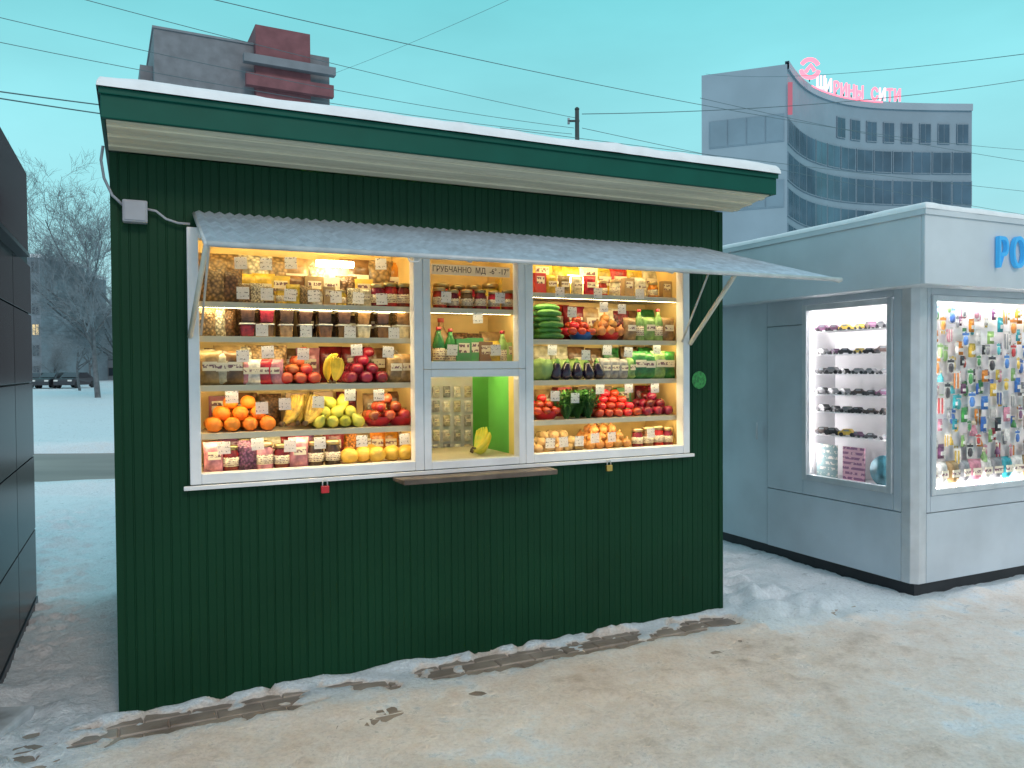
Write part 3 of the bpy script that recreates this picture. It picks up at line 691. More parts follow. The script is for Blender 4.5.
fill(204, 282, 5, .27, SZ[2], ['packet','nut_bag'], ['tan','brown','cream','pink','white'], f'in second row, third shelf, {LW}', 1.3)
fill(204, 240, 3, .13, SZ[2], ['packet'], ['tan','brown','cream'], f'at front left end, third shelf, {LW}', 1.15)
for i, (px, c) in enumerate([(243,'pink'),(254,'white'),(264,'red'),(275,'pink')]):
    put(f'packet#{c}', px, .14, SZ[2], f'{c} packet, {ORD[i]} from left beside the red apples, third shelf', 'packet', rz=random.uniform(-.3,.3), sc=.85)
heap('apple#red', 280, 321, SZ[2], .034, 4, 4, 'red apple', 'left apple heap, third shelf', 'apple')
put('banana_bunch#ripe', 328, .19, SZ[2]+.02, 'ripe yellow banana bunch between the red apples on the third shelf, rear one', 'bananas', rot=(0, -1.25), rz=PI/2+.9, sc=.8)
put('banana_bunch#ripe', 335, .12, SZ[2]+.015, 'ripe yellow banana bunch on the third shelf, nearest the front', 'bananas', rot=(.3, -1.1), rz=PI/2-.9, sc=.7)
heap('apple#dark', 343, 389, SZ[2], .035, 4, 4, 'dark red apple', 'right apple heap, third shelf', 'apple')
fill(390, 412, 2, .14, SZ[2], ['packet'], ['light green','tan'], f'at right end, third shelf, {LW}', 1.0)
fill(206, 410, 8, .41, SZ[1], ['packet','carton','nut_bag'], ['dark red','brown','tan','brown'], f'in back row, fourth shelf, {LW}', 1.2)
heap('orange', 204, 276, SZ[1], .039, 3, 3, 'orange', 'orange heap, fourth shelf', 'orange', zs=.96)
for i, (px, v, rz) in enumerate([(284,.13,.6),(297,.17,1.4),(306,.12,.9),(290,.25,.3),(302,.30,1.0)]):
    put('banana_bunch#spotted', px, v, SZ[1]+.035, f'brown spotted banana bunch beside the oranges, {ORD[i]} counted from the glass', 'bananas', rz=rz, rot=(.1*i, -.4), sc=.9)
heap('pear', 312, 364, SZ[1], .033, 3, 3, 'yellow green pear', 'pear heap, fourth shelf', 'pear', zs=1.05, rotr=1.2)
for i, px in enumerate((377, 400)):
    put('bowl#red', px, .18, SZ[1], f'red plastic bowl of apples, {["left","right"][i]} of two on fourth shelf', 'bowl')
heap('apple#red', 366, 412, SZ[1]+.03, .033, 3, 3, 'red apple', 'apples in the red bowls, fourth shelf', 'apple', v0=.09)
fill(206, 340, 9, .30, SZ[0], ['jar','packet'], ['dark red','brown','tan','purple','cream'], f'in back row, bottom shelf, {LW}', 1.15)
fill(204, 340, 8, .14, SZ[0], ['packet','nut_bag','jar','packet'], ['dark red','purple','brown','dark brown','purple','pink'], f'in front row, bottom shelf, {LW}', 1.05)
fill(342, 410, 5, .36, SZ[0], ['nut_bag','packet'], ['tan','orange','cream'], f'behind the melons, bottom shelf, {LW}', 1.1)
for i, (px, v) in enumerate([(348,.13),(362,.16),(376,.13),(391,.16),(405,.14),(370,.27)]):
    put('melon', px, v, SZ[0]+.044, f'yellow melon on the bottom shelf, {["first in front","second in front","third in front","fourth in front","fifth in front","behind the others"][i]}', 'melon', rz=i, sc=.82)
tl_ = []
for i, px in enumerate((241,266,291,381)): tl_.append((px, 263+i % 2, f'on the bags above top shelf, {ORD[i]} from left', .13))
for i, px in enumerate((243,267,290,314,336,358,382)): tl_.append((px, 293+i, f'on top shelf edge of left window, {ORD[i]} from left', .062))
for i, px in enumerate((303,357,388,268,243)): tl_.append((px, [354,350,352,352,356][i], f'on third shelf, {["at left apple heap","left one at dark apples","right one at dark apples","at the pink packets","leftmost one"][i]}', .07))
for i, px in enumerate((232,318,350,379,285,262)): tl_.append((px, [397,402,395,395,404,408][i], f'on fourth shelf, {["among the oranges","left of the pears","over the pears","over the bowl apples","among spotted bananas","right of the oranges"][i]}', .07))
for i, px in enumerate((258,320,405,224,290,362)): tl_.append((px, [444,443,439,448,446,441][i], f'on bottom shelf of left window, {["second from left","fourth from left","rightmost","leftmost","third from left","second from right"][i]}', .07))
for i, px in enumerate((262,306,350,394)): tl_.append((px, 330+i, f'on second shelf edge of left window, {ORD[i]} from left', .062))
# ---- middle upper pane
fill(434, 515, 5, .32, CZ, ['jar','carton'], ['dark red','red','tan','yellow'], 'behind on upper shelf, middle pane', 1.3)
fill(433, 515, 6, .16, CZ, ['jar'], ['dark red','red','brown','dark red','orange'], 'in front on upper shelf, middle pane', .92)
fill(433, 515, 5, .34, TM+.012, ['packet','nut_bag','bottle'], ['tan','brown','green','yellow'], 'in back row, lower shelf, middle pane', 1.35)
fill(433, 480, 4, .18, TM+.012, ['bottle','bottle','carton'], ['green','light green','green'], 'on lower shelf, left half, middle pane', 1.05)
fill(480, 516, 4, .17, TM+.012, ['packet','carton','bottle'], ['tan','light green','yellow','brown'], 'on lower shelf, right half, middle pane', .95)
for i, (px, py) in enumerate([(478,318),(496,350),(446,297),(500,298),(452,350)]):
    tl_.append((px, py, f'in the middle pane, {["centre one","lower right one","upper left one","upper right one","lower left one"][i]}', .064))
# hatch
for j in range(5):
    for i in range(4):
        px = 437+i*10.5; u_, zz = kz(px, 392+j*14.5, .70)
        spawn('packet#'+['white','grey','white','cream'][(i+j) % 4], W(u_, .713, zz-.035), TH, f'small pale packet hanging inside the hatch, row {["one","two","three","four","five"][j]}, {ORD[i]} from left', 'packet', sc=.48)
u_, _ = kz(486, 447, .2)
spawn('banana_bunch#green', W(u_-.09, .15, SZ[0]+.03), TH+.15, 'greenish yellow banana bunch lying on the counter inside the hatch, front one', 'bananas', rot=(-.9,-.05), sc=.95)
spawn('banana_bunch#green', W(u_-.05, .24, SZ[0]+.03), TH+.6, 'greenish yellow banana bunch lying on the counter inside the hatch, rear one', 'bananas', rot=(-.3,-.2), sc=.9)
# ---- right window
fill(532, 672, 9, .40, STR, ['carton','packet'], ['yellow','cream','red','yellow','tan'], f'in back row, top shelf, {RW}', 1.5, .05)
fill(533, 672, 11, .20, STR, ['carton','jar','packet'], ['yellow','cream','red','orange','tan'], f'in front row, top shelf, {RW}', .85)
fill(532, 672, 8, .41, SZ[3], ['packet','carton'], ['tan','green','brown','red','purple','cream'], f'in back row, second shelf, {RW}', 1.5)
for l in range(6):
    for k_ in range(3 if l < 3 else 2):
        u_ = ux(547, .15) + random.uniform(-.01,.01); v_ = .11+.043*k_+(.02 if l % 2 else 0)
        spawn('cucumber', W(u_, v_, SZ[3]+.019+l*.034), TH+random.uniform(-.06,.06), f'green cucumber, {["lowest","second","third","fourth","fifth","topmost"][l]} layer of the stack on second shelf', 'cucumber', f'cucumbers, layer {ORD[l]} of the stack')
for i, (px, c) in enumerate([(581,'blue'),(608,'red')]):
    put(f'bowl#{c}', px, .19, SZ[3], f'{c} bowl on the second shelf, {RW}', 'bowl')
heap('tomato', 568, 596, SZ[3]+.03, .032, 3, 3, 'red tomato', 'blue bowl, second shelf', 'tomato', zs=.8, v0=.10)
heap('onion', 597, 624, SZ[3]+.03, .031, 3, 3, 'brown onion', 'red bowl, second shelf', 'onion', v0=.10)
fill(625, 672, 5, .15, SZ[3], ['bottle','bottle','packet'], ['green','light green','tan','green'], f'at right end, second shelf, {RW}', .98)
fill(566, 628, 4, .31, SZ[3], ['packet','nut_bag'], ['tan','brown','dark red','cream'], f'behind the bowls, second shelf, {RW}', 1.4)
fill(532, 672, 8, .41, SZ[2], ['packet'], ['green','light green','brown','cream','tan'], f'in back row, third shelf, {RW}', 1.4)
for i, (px, v) in enumerate([(540,.17),(556,.27),(574,.30)]):
    put('cabbage', px, v, SZ[2]+.066, f'pale green cabbage on third shelf of {RW}, {["left","middle","right"][i]} one', 'cabbage', rz=i)
for i, (px, v) in enumerate([(556,.12),(566,.12),(577,.13),(588,.12),(598,.13)]):
    put('aubergine', px, v, SZ[2]+.056, f'dark aubergine on third shelf, {ORD[i]} from left', 'aubergine', rz=i, rot=(.15, .1))
fill(600, 636, 4, .15, SZ[2], ['packet'], ['white','grey','light green','cream'], f'in the middle, third shelf, {RW}', .9)
fill(634, 672, 4, .14, SZ[2], ['packet'], ['green','light green','green'], f'at right end, third shelf, {RW}', 1.15)
fill(532, 672, 7, .41, SZ[1], ['packet','carton'], ['green','red','brown','dark red','tan'], f'in back row, fourth shelf, {RW}', 1.2)
put('bowl#red', 545, .19, SZ[1], f'red bowl of tomatoes at left end of fourth shelf, {RW}', 'bowl')
heap('tomato', 532, 560, SZ[1]+.03, .031, 3, 3, 'red tomato', 'red bowl, fourth shelf', 'tomato', zs=.8, v0=.10)
for i, (px, v) in enumerate([(566,.13),(577,.17),(588,.13),(572,.27),(584,.27)]):
    put('herb_bunch', px, v, SZ[1], f'dark green herb bunch on fourth shelf, {["left","middle","right","rear left","rear right"][i]} one', 'herbs', rz=i*2, sc=1.25)
heap('tomato', 594, 641, SZ[1], .033, 4, 4, 'red tomato', 'large tomato heap, fourth shelf', 'tomato', zs=.84)
heap('apple#dark', 642, 673, SZ[1], .034, 4, 4, 'dark red apple', 'apple heap at right end, fourth shelf', 'apple')
heap('potato', 533, 583, SZ[0], .031, 4, 3, 'brown potato', 'potato heap, bottom shelf', 'potato', zs=.78, rotr=1.5)
heap('onion', 585, 630, SZ[0], .032, 4, 3, 'brown onion', 'onion heap, bottom shelf', 'onion')
fill(632, 672, 4, .14, SZ[0], ['jar'], ['red','dark red','yellow','brown'], f'at right end, bottom shelf, {RW}', .95)
for i, (px, py, s) in enumerate([(572,312,'in front of the blue tomato bowl'),(604,307,'over the red onion bowl'),(622,309,'beside the red onion bowl'),(552,350,'under the cucumbers'),(607,350,'on the second shelf edge, middle of right window'),(586,355,'over the aubergines'),(628,352,'over the pale packets of the right window'),(657,349,'over the green packets of the right window'),
    (600,389,'over the large tomato heap, left one'),(629,388,'over the large tomato heap, right one'),(655,388,'over the apples of the right window'),(550,443,'in front of the potatoes, left one'),(564,442,'in front of the potatoes, middle one'),(579,441,'in front of the potatoes, right one'),(612,437,'in front of the onions, right one'),(595,438,'in front of the onions, left one'),(651,433,'in front of the jars of the right window'),(555,396,'over the tomatoes in the left red bowl'),(575,398,'in front of the herbs'),(560,292,'on the top shelf edge of the right window, leftmost'),(598,293,'on the top shelf edge of the right window, middle one'),(640,294,'on the top shelf edge of the right window, rightmost')]):
    tl_.append((px, py, s, .068 if py > 300 else .062))
for px, py, s, v in tl_: price(px, py, v, s)

# ------------------------------------------------------------------ grey kiosk on the right
G = empty('grey_kiosk', C0, TH, 'grey panelled kiosk with bright white display windows and blue sign letters', 'kiosk')
GL, GD = 3.2, 2.7
ty0 = gl(893, 400)[0]; ty1 = gl(803, 400)[0]; td = gl(767, 450)[0]
wz0, wz1 = .70, 2.07; jz = (gl(767, 489)[1] + gl(905, 511)[1])/2
fx0 = gf(931, 400)[0]; fx1 = 2.2
GH = 2.14; fz0 = 2.11; fz1 = 2.58; ov = .27
def gpanel(name, mat, *b): return MB().box(*b).build(name, mat, G, bevel=.004)
T = .04
pb = .10
cw = .11
gpanel('lower_panel', M['kgrey'], 0, T, cw+.004, td-.004, pb, jz-.004)
gpanel('side_panel', M['kgrey'], 0, T, ty1+.004, td-.004, jz+.002, wz1-.15)
gpanel('side_panel', M['kgrey'], 0, T, ty1+.004, td-.004, wz1-.146, GH)
gpanel('side_panel', M['kgrey'], 0, T, cw+.004, ty0-.004, jz+.002, GH)
gpanel('side_panel', M['kgrey'], 0, T, ty0, ty1, wz1+.002, GH)
gpanel('side_panel', M['kgrey'], 0, T, ty0, ty1, jz+.002, wz0-.002)
D = gpanel('door', M['kgrey'], .008, T, td+.004, GD-.3, pb, GH)
MB().tube([(-.03, td+.09, .98), (-.03, td+.09, 1.12)], .009, 8).build('door_handle', M['kalu'], D)
gpanel('side_panel', M['kgrey'], 0, T, GD-.296, GD, pb, GH)
gpanel('lower_panel', M['kgrey'], cw+.004, GL, 0, T, pb, jz-.004)
gpanel('front_panel', M['kgrey'], cw+.004, fx0-.003, 0, T, jz+.002, GH)
gpanel('front_panel', M['kgrey'], fx1+.003, GL, 0, T, jz+.002, GH)
gpanel('front_panel', M['kgrey'], fx0, fx1, 0, T, 2.075+.002, GH)
gpanel('front_panel', M['kgrey'], fx0, fx1, 0, T, jz+.002, wz0-.002)
gpanel('back_wall', M['kgrey'], T+.002, GL, GD-.04, GD-.002, pb, GH)
gpanel('end_wall', M['kgrey'], GL-.04, GL-.002, T+.002, GD-.044, pb, GH)
cp = MB()
prof = [(.0,.04),(.04,.0),(cw,.0),(cw,.05),(.05,cw),(.0,cw)]
cp.add([(x, y, pb) for x, y in prof] + [(x, y, GH) for x, y in prof], [tuple(range(6))[::-1], tuple(range(6, 12))] + [(i, (i+1) % 6, (i+1) % 6+6, i+6) for i in range(6)])
cp.build('corner_post', M['kalu'], G, bevel=.004)
MB().box(.03, GL-.03, .03, GD-.03, -.03, pb-.004).build('plinth', M['kdark'], G)
fs_ = MB(); fs_.box(-ov, GL+ov, -ov, -ov+.03, fz0, fz1); fs_.box(-ov, -ov+.03, -ov+.032, GD+.2, fz0, fz1); fs_.box(GL+ov-.03, GL+ov, -ov+.032, GD+.2, fz0, fz1)
fs_.build('fascia', M['kfascia'], G, bevel=.006)
MB().box(-ov+.032, GL+ov-.032, -ov+.034, GD+.19, fz0+.012, fz0+.028).build('canopy_soffit', M['kalu'], G)
MB().box(-ov+.032, GL+ov-.032, -ov+.034, GD+.19, fz1-.07, fz1-.03).build('roof', M['kgrey'], G)
et = MB(); et.box(-ov-.012, GL+ov, -ov-.012, -ov-.002, fz1-.035, fz1+.002); et.box(-ov-.012, -ov-.002, -ov, GD+.2, fz1-.035, fz1+.002); et.build('roof_edge_trim', M['kfascia'], G)
snow_slab('roof_snow', GM, -ov-.014, GL+ov, -ov-.014, GD+.2, fz1+.013, .040, 'thin snow lying on the grey kiosk roof', .06)
def gframe_left(y0, y1, z0, z1, wd):
    f = MB(); f.box(-.015, .03, y0, y0+wd, z0, z1); f.box(-.015, .03, y1-wd, y1, z0, z1); f.box(-.014, .03, y0+wd, y1-wd, z0, z0+wd); f.box(-.014, .03, y0+wd, y1-wd, z1-wd, z1)
    f.build('window_frame', M['kalu'], G, bevel=.004)
def gframe_front(x0, x1, z0, z1, wd):
    f = MB(); f.box(x0, x0+wd, -.015, .03, z0, z1); f.box(x1-wd, x1, -.015, .03, z0, z1); f.box(x0+wd, x1-wd, -.014, .03, z0, z0+wd); f.box(x0+wd, x1-wd, -.014, .03, z1-wd, z1)
    f.build('window_frame', M['kalu'], G, bevel=.004)
gframe_left(ty0, ty1, wz0, wz1, .045)
gframe_front(fx0, fx1, wz0, 2.075, .04)
FD = .165
gi = MB()
gi.box(.36, .375, ty0-.0, ty1+.03, .6, 2.13); gi.box(.045, .36, ty1+.01, ty1+.025, .6, 2.13); gi.box(.045, .36, ty0-.004, ty0+.006, .6, 2.13); gi.box(.045, .36, ty0+.008, ty1+.008, .69, .715); gi.box(.045, .36, ty0+.008, ty1+.008, 2.10, 2.12)
gi.build('display_lining', M['kwhite'], G)
gi = MB()
gi.box(fx0-.02, fx1+.02, FD, FD+.008, .6, 2.13); gi.box(fx0-.02, fx0-.012, .045, FD-.001, .6, 2.13); gi.box(fx1+.012, fx1+.02, .045, FD-.001, .6, 2.13); gi.box(fx0-.01, fx1+.01, .045, FD-.001, .69, .715); gi.box(fx0-.01, fx1+.01, .045, FD-.001, 2.10, 2.12)
gi.build('display_lining', M['kwhite'], G)
def glamp(p, q, r=.008): MB().tube([p, q], r, 8).build('lamp_tube', M['lamp_white'], G)
glamp((.06, ty0+.04, wz1+.0), (.06, ty1-.03, wz1+.0)); glamp((.055, ty1-.01, .8), (.055, ty1-.01, 2.0), .006); glamp((.055, ty0+.03, .8), (.055, ty0+.03, 2.0), .006)
glamp((fx0+.05, .055, 2.07), (fx1-.05, .055, 2.07), .009); glamp((fx0+.05, .05, .735), (fx1-.05, .05, .735), .007); glamp((fx0+.015, .055, .8), (fx0+.015, .055, 2.0)); glamp((fx1-.03, .055, .8), (fx1-.03, .055, 2.0))
for ch, px in (('Р', 1002), ('О', 1018)):
    x_, z_ = gf(px, 255, -ov-.02)
    o = link(text_mesh(ch, .285, .014, M['sign_blue']), 'sign_letter', G); o.location = (x_, -ov-.02, z_); o.scale = (.70, 1, 1)
def toycar(c):
    m = MB()
    pr = [(-.05,.010),(-.05,.026),(-.034,.030),(-.020,.044),(.016,.044),(.030,.029),(.05,.025),(.052,.010)]
    k_ = len(pr); m.add([(x, -.022, z) for x, z in pr]+[(x, .022, z) for x, z in pr], [tuple(range(k_)), tuple(range(k_, 2*k_))[::-1]]+[(i, (i+1) % k_, (i+1) % k_+k_, i+k_) for i in range(k_)])
    m.box(-.018, .014, -.0228, .0228, .031, .041, 1)
    for x in (-.03, .032):
        for y in (-.022, .022): m.lathe([(.001,-.005),(.012,-.005),(.012,.005),(.001,.005)], 12, 2, M=Matrix.Translation((x, y, .012)) @ Matrix.Rotation(PI/2, 4, 'X'), sm=False)
    return m.mesh('toy_car', [cmat(c), CMW, cmat('black')], bevel=0)
CMW = P('toy window', (.25,.28,.3), .2)
for c in ('black', 'dark brown', 'grey', 'red', 'yellow', 'blue', 'purple'): proto('toy_car#'+c, [('toy_car', toycar(c))])
def GW(x, y, z): return GM @ Vector((x, y, z))
rowz = [gl(850, y, .1)[1] for y in (330, 354, 374, 395, 413, 437)]
for j, z in enumerate(rowz):
    MB().box(.07, .24, ty0+.012, ty1+.006, z-.006, z).build('shelf', M['kwhite'], G)
    nc = 7
    for i in range(nc):
        y = ty1-.08-(ty1-ty0-.14)*i/(nc-1) + random.uniform(-.015,.015)
        c = random.choice(['black','black','black','dark brown','grey','black','red','yellow','grey','purple'])
        spawn('toy_car#'+c, GW(.13, y, z), TH-PI/2+random.uniform(-.6,.6), f'{c} toy car, {ORD[i]} from left on {ORD[j]} shelf of grey kiosk side window', 'toy car', 'toy cars on the side window shelves', sc=random.uniform(.9,1.3))
proto('booklet#pink', [('booklet', MB().box(-.09,.09,-.006,.006,0,.24).mesh('booklet', print_mat('pink cover', (.70,.40,.46), (.25,.1,.2), 7, .55), bevel=.001))])
proto('booklet#green', [('booklet', MB().box(-.09,.09,-.006,.006,0,.24).mesh('booklet', print_mat('green cover', (.18,.28,.28), (.7,.65,.6), 6, .5), bevel=.001))])
m = MB(); m.lathe([(.001,-.02),(.1,-.02),(.105,0),(.1,.02),(.001,.02)], 26, M=Matrix.Translation((0,0,.105)) @ Matrix.Rotation(PI/2,4,'X')); proto('round_tin', [('round_tin', m.mesh('round_tin', P('blue tin', (.05,.16,.2), .3, .3, .4, 20)))])
for i, (kd, fr_) in enumerate([('booklet#green', .84), ('booklet#pink', .53), ('round_tin', .20)]):
    spawn(kd, GW(.12, ty0+(ty1-ty0)*fr_, .716), TH-PI/2, ['green booklet with pale print at the foot of the side window', 'pink booklet in the middle at the foot of the side window', 'dark blue round tin at the foot of the side window'][i], ['booklet','booklet','tin'][i], sc=1.1)
HC = ['red','yellow','blue','green','pink','purple','turquoise','orange','white','light green','black','grey']
def blister(c):
    m = MB(); m.box(-.035, .035, 0, .002, -.13, 0); m.box(-.008, .008, -.004, 0, -.012, -.004, 1); m.box(-.034, .034, -.0008, .0012, -.035, -.014, 1)
    m.lathe([(.001,-.022),(.018,-.018),(.026,0),(.018,.018),(.001,.022)], 12, 1, M=Matrix.Translation((0,-.002,-.082)) @ Matrix.Diagonal((1,.6,1.9,1))); return m.mesh('blister_pack', [cmat('white'), cmat(c)])
def doll(c):
    m = MB(); m.lathe([(.001,-.14),(.03,-.14),(.026,-.10),(.014,-.07),(.012,-.055),(.001,-.054)], 12); m.lathe([(.001,-.055),(.013,-.05),(.018,-.037),(.013,-.022),(.001,-.018)], 12, 1); m.tube([(0,0,-.02),(0,0,0)], .002, 4, 1)
    m.tube([(-.012,0,-.075),(-.03,-.004,-.10)], .005, 6); m.tube([(.012,0,-.075),(.03,-.004,-.10)], .005, 6); return m.mesh('toy_doll', [cmat(c), cmat('cream')])
def pens(c):
    m = MB()
    for i in range(4): m.tube([(-.024+.016*i,0,-.02),(-.024+.016*i,0,-.13),(-.024+.016*i,0,-.145)], [.006,.006,.001], 7, i % 2)
    m.box(-.034,.034,.006,.008,-.12,0,1); return m.mesh('pen_set', [cmat(c), cmat('white')])
def sachet(c):
    m = MB(); m.box(-.032, .032, -.001, .001, -.022, 0, 1); n = 5; vs = []
    for j in range(n+1):
        for i in range(n+1):
            x = (i/n-.5)*2; y = j/n; bul = max(0, (1-x*x)*(1-(2*y-1)**4))**.6
            vs.append((x*.034, -.001-.014*bul, -.022-.09*y))
    m.add(vs, [(j*(n+1)+i, j*(n+1)+i+1, (j+1)*(n+1)+i+1, (j+1)*(n+1)+i) for j in range(n) for i in range(n)], 0, True)
    m.box(-.034, .034, .0, .0015, -.112, -.022, 0); m.box(-.02, .02, -.0165, -.0145, -.085, -.055, 2)
    return m.mesh('sachet', [cmat(c, True), cmat(c), cmat('white')])
for c in HC:
    proto('blister_pack#'+c, [('blister_pack', blister(c))]); proto('toy_doll#'+c, [('toy_doll', doll(c))]); proto('pen_set#'+c, [('pen_set', pens(c))]); proto('sachet#'+c, [('sachet', sachet(c))])
rg = random.Random(5)
ncol = 18; nrow = 12
for j in range(nrow):
    for i in range(ncol):
        x = fx0+.06+.079*i+rg.uniform(-.02,.02); z = 2.03-j*.092+rg.uniform(-.02,.02)
        kd = rg.choices(['blister_pack','toy_doll','pen_set','sachet'], [5,1,2,5])[0]; c = rg.choice(HC); y = .080 if (i+j) % 2 else .125
        if rg.random() < .05: continue
        spawn(f'{kd}#{c}', GW(x, y, z), TH+rg.uniform(-.25,.25), f'{c} {kd.replace("_"," ")}, {ORD[j]} row, {ORD[i]} from left in bright front window', 'toy' if 'toy' in kd else 'packet', 'small goods hanging in the bright front window', sc=rg.uniform(.6,1.0))
        if (i*nrow+j) % 3 == 0 and i < 12: MB().tube([(x, y+.002, z-.002),(x, FD, z-.002)], .0015, 4).build('display_hook', M['kalu'], G)
for i in range(13):
    x = fx0+.10+.12*i; c = ['grey','white','tan','grey','pink','white','grey','turquoise','white','tan','grey','white','grey'][i]
    spawn('packet#'+c, GW(x, .09, .717), TH+rg.uniform(-.2,.2), f'{c} packet, {ORD[i]} from left on the floor of the bright front window', 'packet', sc=1.3)

# ------------------------------------------------------------------ black kiosk at far left
L0 = ground_at(36, 604)
BK = empty('black_kiosk', L0, TH, 'black glossy panelled kiosk cut off by the left edge', 'kiosk')
bl = 2.6; bd = 2.4
ztop = at(2, 136, 4.1).z
zs_ = [.06, .52, 1.02, 1.52, 1.98, ztop-.5]
MB().box(-bd, -.012, -bl, 0, 0, ztop-.35).build('wall', M['kdark'], BK)
for z0, z1 in zip(zs_, zs_[1:]):
    for y0, y1 in ((-.86, -.004), (-1.73, -.868), (-bl, -1.738)):
        MB().box(-.011, .006, y0, y1, z0+.004, z1-.004).build('wall_panel', M['black_panel'], BK, bevel=.003)
MB().box(-bd, .06, -bl-.1, -.62, ztop-.49, ztop).build('fascia', M['black_panel'], BK, bevel=.01)
MB().box(-bd, .066, -bl-.1, -.61, ztop-.515, ztop-.492).build('fascia_trim', M['black_joint'], BK)
MB().box(-bd, .012, -bl, .005, -.03, .055).build('plinth', M['black_joint'], BK)

# ------------------------------------------------------------------ background buildings
def bldg_frame(p, q):
    d = (q-p); th = math.atan2(d.y, d.x); return th, math.hypot(d.x, d.y)
M['brick_grey'] = P('grey brown brick', (.185,.20,.22), .8, 0, .15, .8, .3, 6)
M['brick_red'] = P('dull red brick', (.20,.080,.092), .8, 0, .15, .8, .3, 6)
M['conc'] = P('dull concrete', (.20,.225,.25), .8, 0, .12, .5, .2, 4)
M['dark_glass'] = P('dark window glass', (.03,.045,.06), .12, 0, .3, .3, spec=.8)
M['lit_glass'] = P('lit window', (.5,.4,.2), .4, emis=(1,.72,.35), es=.7)
M['win_frame'] = P('window surround', (.17,.19,.21), .6)
def window(parent, x, z, w_, h_, lit=False, y=0.0):
    f = MB(); f.box(x-w_/2-.09, x+w_/2+.09, y-.06, y+.0, z-.09, z+h_+.09); fo = f.build('window', M['win_frame'], parent)
    g = MB(); g.box(x-w_/2, x-.05, y-.075, y-.062, z, z+h_); g.box(x+.05, x+w_/2, y-.075, y-.062, z, z+h_); g.build('pane', M['lit_glass'] if lit else M['dark_glass'], fo)
pl = at(158, 300, 88); pr_ = at(332, 300, 97); th, ln = bldg_frame(pl, pr_); pl.z = 0
TB = empty('apartment_tower', pl, th, 'tall grey brown apartment tower with a dark red stair block above the green roof', 'building')
TH_ = at(158, 28, 88).z
TI = (Matrix.Translation(pl) @ Matrix.Rotation(th, 4, 'Z')).inverted()
def tp(px, py, y=0):
    o = TI @ CAM; d = TI.to_3x3() @ ray(px, py); return o + d*((y-o.y)/d.y)
def tx(px): return tp(px, 60).x
def tz(px, py): return tp(px, py).z
MB().box(0, tx(254)-.01, 0, 13, -.1, TH_).build('wall', M['brick_grey'], TB)
MB().box(tx(254), ln, .0, 13, -.1, tz(320, 56)).build('wall', M['brick_grey'], TB)
MB().box(-.15, tx(254)-.02, -.15, 13.15, TH_+.002, TH_+.25).build('parapet', M['conc'], TB)
MB().box(tx(254), tx(308), -1.2, 6, -.1, tz(280, 33)).build('stair_block', M['brick_red'], TB)
MB().box(tx(241), tx(331), -2.2, -1.25, tz(285, 74), tz(285, 66)).build('balcony_slab', M['conc'], TB)
MB().box(tx(243), tx(329), -2.1, -1.28, tz(285, 96), tz(285, 84)).build('balcony_slab', M['brick_red'], TB)
MB().box(tx(141), -.01, 2.5, 10, -.1, tz(150, 58)).build('side_wing', M['brick_grey'], TB)
for fz in range(4):
    z = TH_-7.4-fz*3.0
    for px in (186, 222, 320):
        window(TB, tx(px), z, 1.3, 1.2)
# curved office block
M['office_wall'] = P('blue grey cladding', (.225,.32,.385), .5, .05, .08, .3, .1, 3)
M['office_side'] = P('pale cladding', (.31,.41,.475), .5, .05, .06, .3, .1, 3)
M['ribbon'] = P('ribbon glazing', (.065,.13,.18), .15, .2, .3, .25, spec=.6)
M['mullion'] = P('window mullion', (.20,.28,.34), .5, .1)
base_px = [(787,80),(793,82.4),(801,85),(812,87.4),(828,89.6),(848,91.3),(872,92.4),(900,93.0),(935,93.4),(971,93.6)]
bp_ = [at(px, 300, Y) for px, Y in base_px]
def catmull(P_, n=4):
    out = []
    for i in range(len(P_)-1):
        p0, p1, p2, p3 = P_[max(0,i-1)], P_[i], P_[i+1], P_[min(len(P_)-1,i+2)]
        for k in range(n):
            t = k/n; out.append(.5*((2*p1)+(p2-p0)*t+(2*p0-5*p1+4*p2-p3)*t*t+(3*p1-p0-3*p2+p3)*t**3))
    out.append(P_[-1]); return out
cv = catmull(bp_, 4); Lp = at(702, 300, 83)
OH = at(787, 64, 80).z
org = Vector((cv[0].x, cv[0].y, 0))
OB = empty('office_block', org, 0, 'blue grey office block with concave curved facade beyond the grey kiosk', 'building')
plan = [(Lp.x-org.x, Lp.y-org.y)] + [(p.x-org.x, p.y-org.y) for p in cv] + [(cv[-1].x-org.x+2, 32), (Lp.x*112/83-org.x+1.5, 32)]
k_ = len(plan); ow = MB()
ow.add([(x, y, -.1) for x, y in plan]+[(x, y, OH) for x, y in plan], [tuple(range(k_, 2*k_))]+[(i, (i+1) % k_, (i+1) % k_+k_, i+k_) for i in range(k_)])
ow.m[1] = 1
ow.build('wall', [M['office_wall'], M['office_side']], OB)
cpv = [Vector((p.x-org.x, p.y-org.y, 0)) for p in cv]
acc = [0]
for a, b_ in zip(cpv, cpv[1:]): acc.append(acc[-1]+(b_-a).length)
LT = acc[-1]
def curve_at(s):
    for i in range(len(cpv)-1):
        if s <= acc[i+1] or i == len(cpv)-2:
            t = (s-acc[i])/(acc[i+1]-acc[i]); p = cpv[i].lerp(cpv[i+1], t); d = (cpv[i+1]-cpv[i]).normalized(); return p, d
